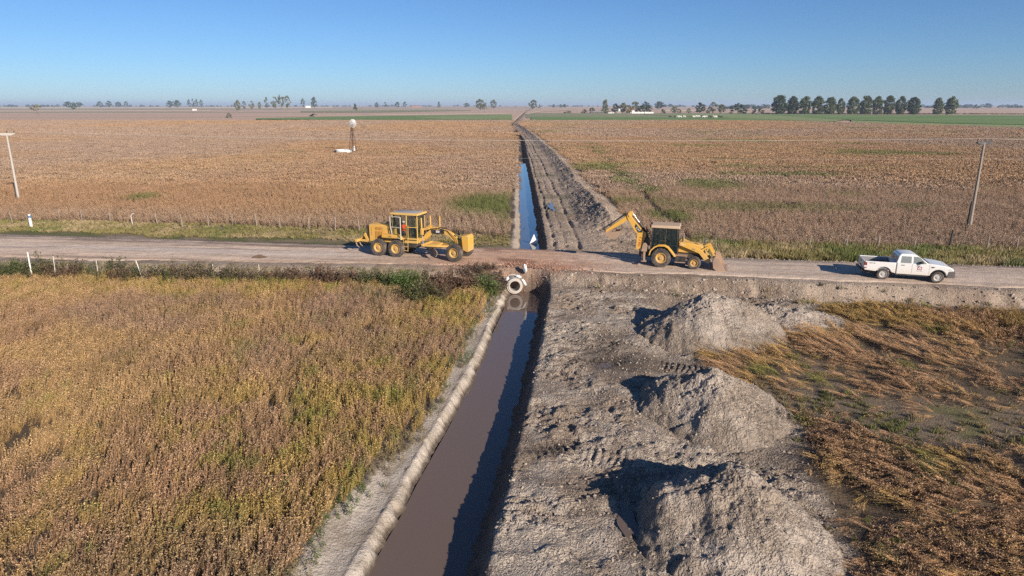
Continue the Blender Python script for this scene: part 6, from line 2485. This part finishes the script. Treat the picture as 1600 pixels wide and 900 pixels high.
T = [
    (58, 178.0, 164.5, 17, 'umbrella', 'gold_leaf', 'lone yellowing tree in the brown field at the far left'),
    (116, 172.0, 161.0, 8, 'round', 'dark_leaf', 'dark tree right of the lone yellowing tree'),
    (107, 168.5, 159.5, 13, 'round', 'dark_leaf', 'broad bluish tree behind the dark one at the far left'),
    (124, 168.0, 160.5, 12, 'round', 'dark_leaf', 'bluish tree right beside the broad one at far left'),
    (157, 168.0, 159.0, 10, 'round', 'dark_leaf', 'left tree of the three bluish ones near the left edge'),
    (171, 168.0, 158.5, 9, 'round', 'dark_leaf', 'pointed middle tree of the three bluish ones near the left edge'),
    (185, 168.0, 160.0, 10, 'round', 'dark_leaf', 'right tree of the three bluish ones near the left edge'),
    (198, 168.0, 159.0, 7, 'sparse', 'dark_leaf', 'thin tree right of the three bluish trees at the left'),
    (266, 168.5, 158.5, 11, 'round', 'dark_leaf', 'left half of the dark pair of trees on the left skyline'),
    (277, 168.5, 157.5, 12, 'round', 'dark_leaf', 'right half of the dark pair of trees on the left skyline'),
    (296, 168.5, 156.5, 6, 'sparse', 'dark_leaf', 'first slim tree of four right of the dark pair'),
    (302, 168.5, 155.5, 5.5, 'sparse', 'dark_leaf', 'second slim tree of four right of the dark pair'),
    (308, 168.5, 156.0, 5.5, 'sparse', 'dark_leaf', 'third slim tree of four right of the dark pair'),
    (315, 168.5, 157.0, 6.5, 'sparse', 'dark_leaf', 'last slim tree of four right of the dark pair'),
    (372, 173.5, 157.5, 10, 'round', 'pale_leaf', 'pale green tree, leftmost of the loose group left of the wind pump'),
    (382, 172.0, 159.0, 7, 'sparse', 'pale_leaf', 'thin airy tree second in the loose group left of the wind pump'),
    (394, 172.0, 158.5, 9, 'sparse', 'pale_leaf', 'airy tree third in the loose group left of the wind pump'),
    (406, 171.0, 160.0, 6, 'round', 'pale_leaf', 'small round tree between the airy trees and tall slim one'),
    (417, 171.0, 153.5, 8, 'sparse', 'pale_leaf', 'tall slim tree left of the big grove'),
    (430, 172.0, 152.5, 11, 'sparse', 'pale_leaf', 'left tall tree of the big airy grove left of the wind pump'),
    (440, 171.5, 150.0, 13, 'sparse', 'pale_leaf', 'tallest middle tree of the big airy grove'),
    (450, 171.0, 151.5, 11, 'sparse', 'pale_leaf', 'right tall tree of the big airy grove'),
    (474, 169.0, 155.5, 8, 'sparse', 'dark_leaf', 'dark tree right of the big airy grove'),
    (491, 169.0, 153.0, 9, 'round', 'dark_leaf', 'tall rounded tree standing right of a small white house'),
    (555, 172.5, 162.5, 6, 'conifer', 'dark_leaf', 'small dark pointed tree above the wind pump'),
    (589, 168.5, 160.5, 7, 'round', 'dark_leaf', 'small round tree right of the wind pump on the skyline'),
    (602, 168.5, 160.0, 5, 'sparse', 'dark_leaf', 'tiny slim tree between two round ones on the skyline'),
    (621, 168.5, 160.0, 7, 'round', 'dark_leaf', 'small round tree above the cab of the grader on the skyline'),
    (633, 168.5, 159.5, 7, 'sparse', 'dark_leaf', 'small airy tree left of the reddish farm building'),
    (686, 168.0, 159.5, 5, 'conifer', 'dark_leaf', 'small pointed tree between reddish building and the big central tree'),
    (729, 168.0, 161.5, 9, 'round', 'dark_leaf', 'low bluish tree left of the big central tree'),
    (751, 172.0, 156.0, 17, 'round', 'pale_leaf', 'big bluish green tree left of the canal end'),
    (757, 176.5, 164.0, 11, 'umbrella', 'pale_leaf', 'shorter pale tree in front of the big tree left of the canal end'),
    (771, 170.0, 156.5, 10, 'round', 'pale_leaf', 'rounded tree right beside the big tree left of the canal end'),
    (833, 170.5, 157.0, 14, 'round', 'pale_leaf', 'lone rounded tree right above the end of the canal'),
    (843, 169.0, 164.0, 5, 'bush', 'dark_leaf', 'low bush right of the lone rounded tree'),
    (865, 168.5, 163.5, 6, 'round', 'dark_leaf', 'left of three tiny trees right of the canal end'),
    (876, 168.5, 163.5, 6, 'round', 'dark_leaf', 'middle of three tiny trees right of the canal end'),
    (882, 168.5, 163.0, 6, 'round', 'dark_leaf', 'right of three tiny trees right of the canal end'),
    (945, 177.2, 157.5, 13, 'conifer', 'pale_leaf', 'tall pointed tree at the left of the farm'),
    (961, 176.6, 163.0, 12, 'round', 'dark_leaf', 'dark round tree left of the water tower'),
    (973, 176.2, 161.5, 14, 'round', 'pale_leaf', 'rounded tree behind the water tower'),
    (982, 177.0, 165.5, 12, 'round', 'gold_leaf', 'yellowish low tree right of the water tower'),
    (992, 176.4, 160.0, 15, 'round', 'pale_leaf', 'tall rounded tree behind the white farm wall'),
    (1003, 176.6, 165.5, 13, 'round', 'dark_leaf', 'dark tree behind the middle of the white farm wall'),
    (1013, 176.8, 166.0, 11, 'round', 'dark_leaf', 'dark tree behind the right end of the white farm wall'),
    (1008, 170.5, 159.5, 13, 'round', 'dark_leaf', 'bluish tree far behind the farm'),
    (1030, 170.5, 159.5, 16, 'round', 'dark_leaf', 'broad bluish tree far behind and right of the farm'),
    (1035, 177.5, 171.5, 9, 'bush', 'dark_leaf', 'low dark bush right of the white farm wall'),
    (1053, 177.3, 166.0, 11, 'round', 'pale_leaf', 'olive tree alone right of the low farm bush'),
    (1061, 177.3, 171.0, 8, 'bush', 'gold_leaf', 'pale low bush right beside the olive tree'),
    (1076, 177.0, 170.0, 8, 'bush', 'pale_leaf', 'pale shrub left of the dark grove behind the cattle'),
    (1093, 176.6, 161.5, 17, 'round', 'dark_leaf', 'dark tree at the left of the grove behind the cattle'),
    (1109, 177.0, 168.0, 11, 'bush', 'dark_leaf', 'dark bush in front of the greyish tree behind the cattle'),
    (1114, 176.4, 161.0, 14, 'sparse', 'pale_leaf', 'greyish airy tree in the grove behind the cattle'),
    (1127, 176.8, 164.0, 13, 'round', 'pale_leaf', 'olive tree right of the greyish one behind the cattle'),
    (1153, 177.8, 163.5, 26, 'bush', 'dark_leaf', 'wide low dark tree right of the grove'),
    (1179, 178.2, 171.5, 9, 'bush', 'dark_leaf', 'small low bush left of the round bush by the tree row'),
    (1188, 178.6, 170.0, 11, 'bush', 'dark_leaf', 'round dark bush left of the tree row'),
    (913, 177.2, 171.5, 13, 'bush', 'dark_leaf', 'low dark thicket left of the farm'),
    (925, 177.2, 169.5, 12, 'bush', 'dark_leaf', 'dark bush between thicket and pointed farm tree'),
    (887, 177.4, 174.0, 13, 'bush', 'dark_leaf', 'flat low bush alone left of the farm'),
    (358, 184.2, 177.5, 8, 'bush', 'dark_leaf', 'green bush at the left end of the green strip'),
    (490, 182.0, 178.2, 14, 'bush', 'dark_leaf', 'low dark bush on the green strip left of the wind pump head'),
    (1525, 170.0, 164.0, 8, 'bush', 'dark_leaf', 'low bluish bush right of the tree row'),
    (1543, 168.6, 162.0, 12, 'round', 'dark_leaf', 'bluish clump of trees near the right edge'),
]
for i, (px_, b_, t_, w_, kd, lf, lab) in enumerate(T):
    bush = kd == 'bush'
    tree(px_, b_, t_, w_, kd, lf, lab, None, 'bush' if bush else 'tree', 'bush' if bush else 'tree', var=i % 3)

# woods too far to tell their trees apart
pts, sc_ = [], []
for (x0_, x1_, yy_, h_, n_) in ((-60, 120, 4800, 14, 70), (130, 420, 5200, 12, 90), (420, 760, 5600, 12, 110), (760, 1000, 5600, 11, 60), (1000, 1180, 4600, 16, 60), (1130, 1230, 2300, 12, 40), (1400, 1680, 4200, 14, 110), (1440, 1600, 3000, 9, 60)):
    for i in range(n_):
        px_ = x0_ + (x1_ - x0_) * rnd.random()
        if math.sin(px_ * .05 + yy_) + rnd.uniform(-.6, .6) < -.5:
            continue
        Y_ = yy_ * rnd.uniform(.93, 1.07)
        X_ = (px_ - 800) / 1066.67 * Y_ * .966
        pts.append((X_, Y_, .3))
        k_ = h_ * rnd.uniform(.55, 1.2)
        sc_.append((k_ * 1.9, k_ * 1.9, k_))
cr, _mb = tree_meshes('round', 77)
cr2, _mb = tree_meshes('bush', 78)
fo = foliage_mat('wood_leaf', (.06, .075, .035))
cr.materials.append(fo)
cr2.materials.append(fo)
woodc = proto_coll('wood_crown', [cr, cr2])
scatter('far_woods', 'bluish far woods along the horizon', 'woods', woodc, np.array(pts), np.stack([np.zeros(len(pts)), np.zeros(len(pts)), rng.uniform(0, 6.28, len(pts))], 1), np.array(sc_), np.ones((len(pts), 3)))

# hedge under the tree row
x, y = rng.uniform(gp(1190, 178.3, .3)[0], gp(1640, 179.5, .3)[0], 900), rng.normal(0, 2.0, 900)
P = np.stack([x, np.interp(x, [330, 760], [gp(1190, 178.3, .3)[1], gp(1640, 179.3, .3)[1]]) + y, 0 * x + .3], 1)
scatter('hedge_strip', 'thin dark weedy strip at the foot of the right skyline trees', 'weeds', weed, P, np.stack([0 * x, 0 * x, rng.uniform(0, 6.28, len(x))], 1), rng.uniform(1.0, 2.2, len(x))[:, None] * np.array([[3.0, 3.0, 1.0]]), np.tile(np.array([.10, .10, .055]), (len(x), 1)))

# ------------------------------------------------------------------ the farm and far houses
def house(px, base, wpx, hpx, depth, lab, wall_m, roof_m, name='house', roof_h=.35, flat=False, cat='house'):
    x_, y_ = gp(px, base, .3)
    mpp = (y_ * math.cos(PITCH) + (CZ - .3) * math.sin(PITCH)) / 1066.67
    w_, h_ = wpx * mpp, hpx * mpp
    e = empty(name, (x_, y_, .3))
    tag(e, lab, cat)
    mb = MB()
    mb.box(-w_ / 2, w_ / 2, 0, depth, 0, h_)
    mb.build('wall', wall_m, e)
    mb = MB()
    if flat:
        mb.box(-w_ / 2 - .15, w_ / 2 + .15, -.15, depth + .15, h_ + .003, h_ + .18)
    else:
        rh_ = h_ * roof_h
        mb.v += [(-w_ / 2 - .3, -.3, h_), (w_ / 2 + .3, -.3, h_), (w_ / 2 + .3, depth + .3, h_), (-w_ / 2 - .3, depth + .3, h_), (-w_ / 2 - .3, depth / 2, h_ + rh_), (w_ / 2 + .3, depth / 2, h_ + rh_)]
        mb.f += [[0, 1, 5, 4], [2, 3, 4, 5], [0, 4, 3], [1, 2, 5], [3, 2, 1, 0]]
        mb.mi += [0] * 5
    mb.build('roof', roof_m, e)
    n_ = max(2, int(w_ / 5))
    for i in range(n_):
        xx = -w_ / 2 + w_ * (i + .5) / n_
        mb = MB()
        if i == n_ // 2:
            mb.box(xx - .5, xx + .5, -.06, .03, .02, min(2.1, h_ * .75))
            mb.build('door', M['darkwood'], e)
        else:
            mb.box(xx - .55, xx + .55, -.05, .03, h_ * .38, h_ * .72)
            mb.build('window', M['darkglass'], e)
    return e


WALLW = paint('limewash', (.78, .77, .74), .7, .15)
ROOFR = paint('red_roof', (.30, .12, .08), .7, .2)
ROOFG = paint('zinc_roof', (.42, .43, .45), .5, .2)
house(1004, 177.6, 34, 2.6, 6, 'long low white farm wall with openings in front of the dark trees', WALLW, ROOFG, 'farm_building', flat=True, cat='farm building')
house(988, 177.0, 7, 4.4, 6, 'small white farmhouse at the left end of the long white wall', WALLW, ROOFR)
house(933, 177.3, 20, 2.4, 7, 'low dark shed left of the pointed farm tree', paint('shed_board', (.10, .09, .08), .8, .2), ROOFG, 'shed', cat='shed')
house(955, 177.4, 9, 1.8, 5, 'tiny pale outbuilding between pointed tree and water tower', WALLW, ROOFG, 'shed', cat='shed')
house(303, 173.2, 4.5, 3.0, 8, 'tiny white house in the stubble on the left plain', WALLW, ROOFR)
house(481, 168.8, 7, 3.2, 12, 'small white house left of the tall rounded tree', WALLW, ROOFG)
house(650, 168.2, 14, 2.6, 14, 'reddish farm building on the skyline above the grader', paint('brick', (.36, .20, .15), .8, .2), ROOFR, 'farm_building', cat='farm building')
wtx, wty = gp(967, 177.4, .3)
wt = empty('water_tower', (wtx, wty, .3))
tag(wt, 'pale blue water tank on a stand among the farm trees', 'water tower')
mb = MB()
for a in ((-1.2, -1.2), (1.2, -1.2), (1.2, 1.2), (-1.2, 1.2)):
    mb.bar((a[0] * 1.2, a[1] * 1.2, 0), (a[0], a[1], 3.6), .3)
mb.box(-1.6, 1.6, -1.6, 1.6, 3.6, 3.8)
mb.build('stand', M['whiteframe'], wt)
mb = MB()
mb.cyl((0, 0, 3.8), (0, 0, 6.6), 1.7, n=24)
mb.cyl((0, 0, 6.6), (0, 0, 7.1), 1.7, .5, n=24)
mb.build('tank', paint('pale_blue_tank', (.55, .62, .70), .5, .1), wt)

# ------------------------------------------------------------------ cattle
def cow_mesh(seed, grazing):
    J = {'rump': (-.75, 0, 1.22, .27), 'loin': (-.3, 0, 1.22, .36), 'rib': (.2, 0, 1.17, .39), 'shoulder': (.62, 0, 1.18, .33), 'neck': (.95, 0, 1.18 if grazing else 1.38, .19),
         'poll': (1.18, 0, .80 if grazing else 1.55, .13), 'jaw': (1.36, 0, .50 if grazing else 1.45, .12), 'muzzle': (1.46, 0, .28 if grazing else 1.36, .085), 'tail': (-.98, 0, 1.25, .05), 'tail2': (-1.05, 0, .75, .03), 'tail3': (-1.05, 0, .45, .05)}
    E = [('loin', 'rump'), ('loin', 'rib'), ('rib', 'shoulder'), ('shoulder', 'neck'), ('neck', 'poll'), ('poll', 'jaw'), ('jaw', 'muzzle'), ('rump', 'tail'), ('tail', 'tail2'), ('tail2', 'tail3')]
    for s_ in (-1, 1):
        k_ = 'l' if s_ > 0 else 'r'
        st = .10 * s_
        J[k_ + 'hip'] = (-.72, .20 * s_, .98, .20)
        J[k_ + 'knee'] = (-.58 + st, .22 * s_, .72, .12)
        J[k_ + 'hock'] = (-.86 + st, .21 * s_, .48, .075)
        J[k_ + 'hoof'] = (-.80 + st, .21 * s_, .02, .06)
        J[k_ + 'elb'] = (.55, .21 * s_, .82, .14)
        J[k_ + 'fknee'] = (.60 - st, .20 * s_, .45, .075)
        J[k_ + 'fhoof'] = (.58 - st, .20 * s_, .02, .06)
        J[k_ + 'ear'] = (1.10, .22 * s_, .88 if grazing else 1.6, .04)
        E += [('rump', k_ + 'hip'), (k_ + 'hip', k_ + 'knee'), (k_ + 'knee', k_ + 'hock'), (k_ + 'hock', k_ + 'hoof'), ('shoulder', k_ + 'elb'), (k_ + 'elb', k_ + 'fknee'), (k_ + 'fknee', k_ + 'fhoof'), ('poll', k_ + 'ear')]
    keys = list(J)
    me = bpy.data.meshes.new('cow')
    me.from_pydata([J[k][:3] for k in keys], [(keys.index(a), keys.index(b)) for a, b in E], [])
    tmp = bpy.data.objects.new('tmp_cow', me)
    COL.objects.link(tmp)
    tmp.modifiers.new('skin', 'SKIN')
    for i, k in enumerate(keys):
        me.skin_vertices[0].data[i].radius = (J[k][3], J[k][3])
        me.skin_vertices[0].data[i].use_root = (k == 'loin')
    tmp.modifiers.new('sub', 'SUBSURF').levels = 1
    dg = bpy.context.evaluated_depsgraph_get()
    out = bpy.data.meshes.new_from_object(tmp.evaluated_get(dg))
    bpy.data.objects.remove(tmp)
    out.shade_smooth()
    out.materials.clear()
    return out


hideW, hideD = paint('white_hide', (.72, .70, .66), .85, .15), paint('dark_hide', (.03, .025, .022), .85, .1)
cm = {}
for gz in (True, False):
    for nm, mt_ in (('w', hideW), ('d', hideD)):
        c_ = cow_mesh(0, gz)
        c_.materials.append(mt_)
        cm[(nm, gz)] = c_
for i, (px_, py_, c_) in enumerate(((1059, 184.0, 'w'), (1063, 184.3, 'w'), (1069, 183.8, 'w'), (1084, 184.2, 'w'), (1088, 183.4, 'w'), (1092, 183.6, 'w'), (1099, 184.4, 'w'), (1103, 184.0, 'w'), (1115, 184.0, 'w'), (1119, 184.3, 'w'),
                                    (1047, 184.3, 'd'), (1055, 184.0, 'd'), (1096, 183.2, 'd'), (1109, 184.0, 'd'), (1112, 184.5, 'd'), (1124, 184.2, 'd'), (1127, 184.5, 'd'))):
    x_, y_ = gp(px_, py_, .9)
    o = bpy.data.objects.new('cow', cm[(c_, i % 3 != 0)])
    COL.objects.link(o)
    o.location = (x_, y_, .86)
    o.rotation_euler = (0, 0, rnd.uniform(-.6, .6) + (PI if i % 2 else 0))
    o.scale = (1.25, 1.25, 1.25)
    tag(o, 'white cow in the small herd on the green pasture' if c_ == 'w' else 'dark cow in the small herd on the green pasture', 'cow', 'white cattle on the green pasture' if c_ == 'w' else 'dark cattle on the green pasture')

# ------------------------------------------------------------------ the air
hz = MB()
hz.box(-32000, 32000, -900, 34000, -3.0, 60.0)
haze = hz.build('haze', None, smooth=False)
m = bpy.data.materials.new('haze_air')
m.use_nodes = True
t = m.node_tree
for n in list(t.nodes):
    t.nodes.remove(n)
ho = t.nodes.new('ShaderNodeOutputMaterial')
hv = t.nodes.new('ShaderNodeVolumePrincipled')
hv.inputs['Color'].default_value = (.62, .78, 1.0, 1)
hv.inputs['Density'].default_value = 1.1e-4
hv.inputs['Anisotropy'].default_value = 0.0
t.links.new(hv.outputs[0], ho.inputs['Volume'])
haze.data.materials.append(m)
tag(haze, 'thin bluish air over the plain', 'haze', kind='stuff')
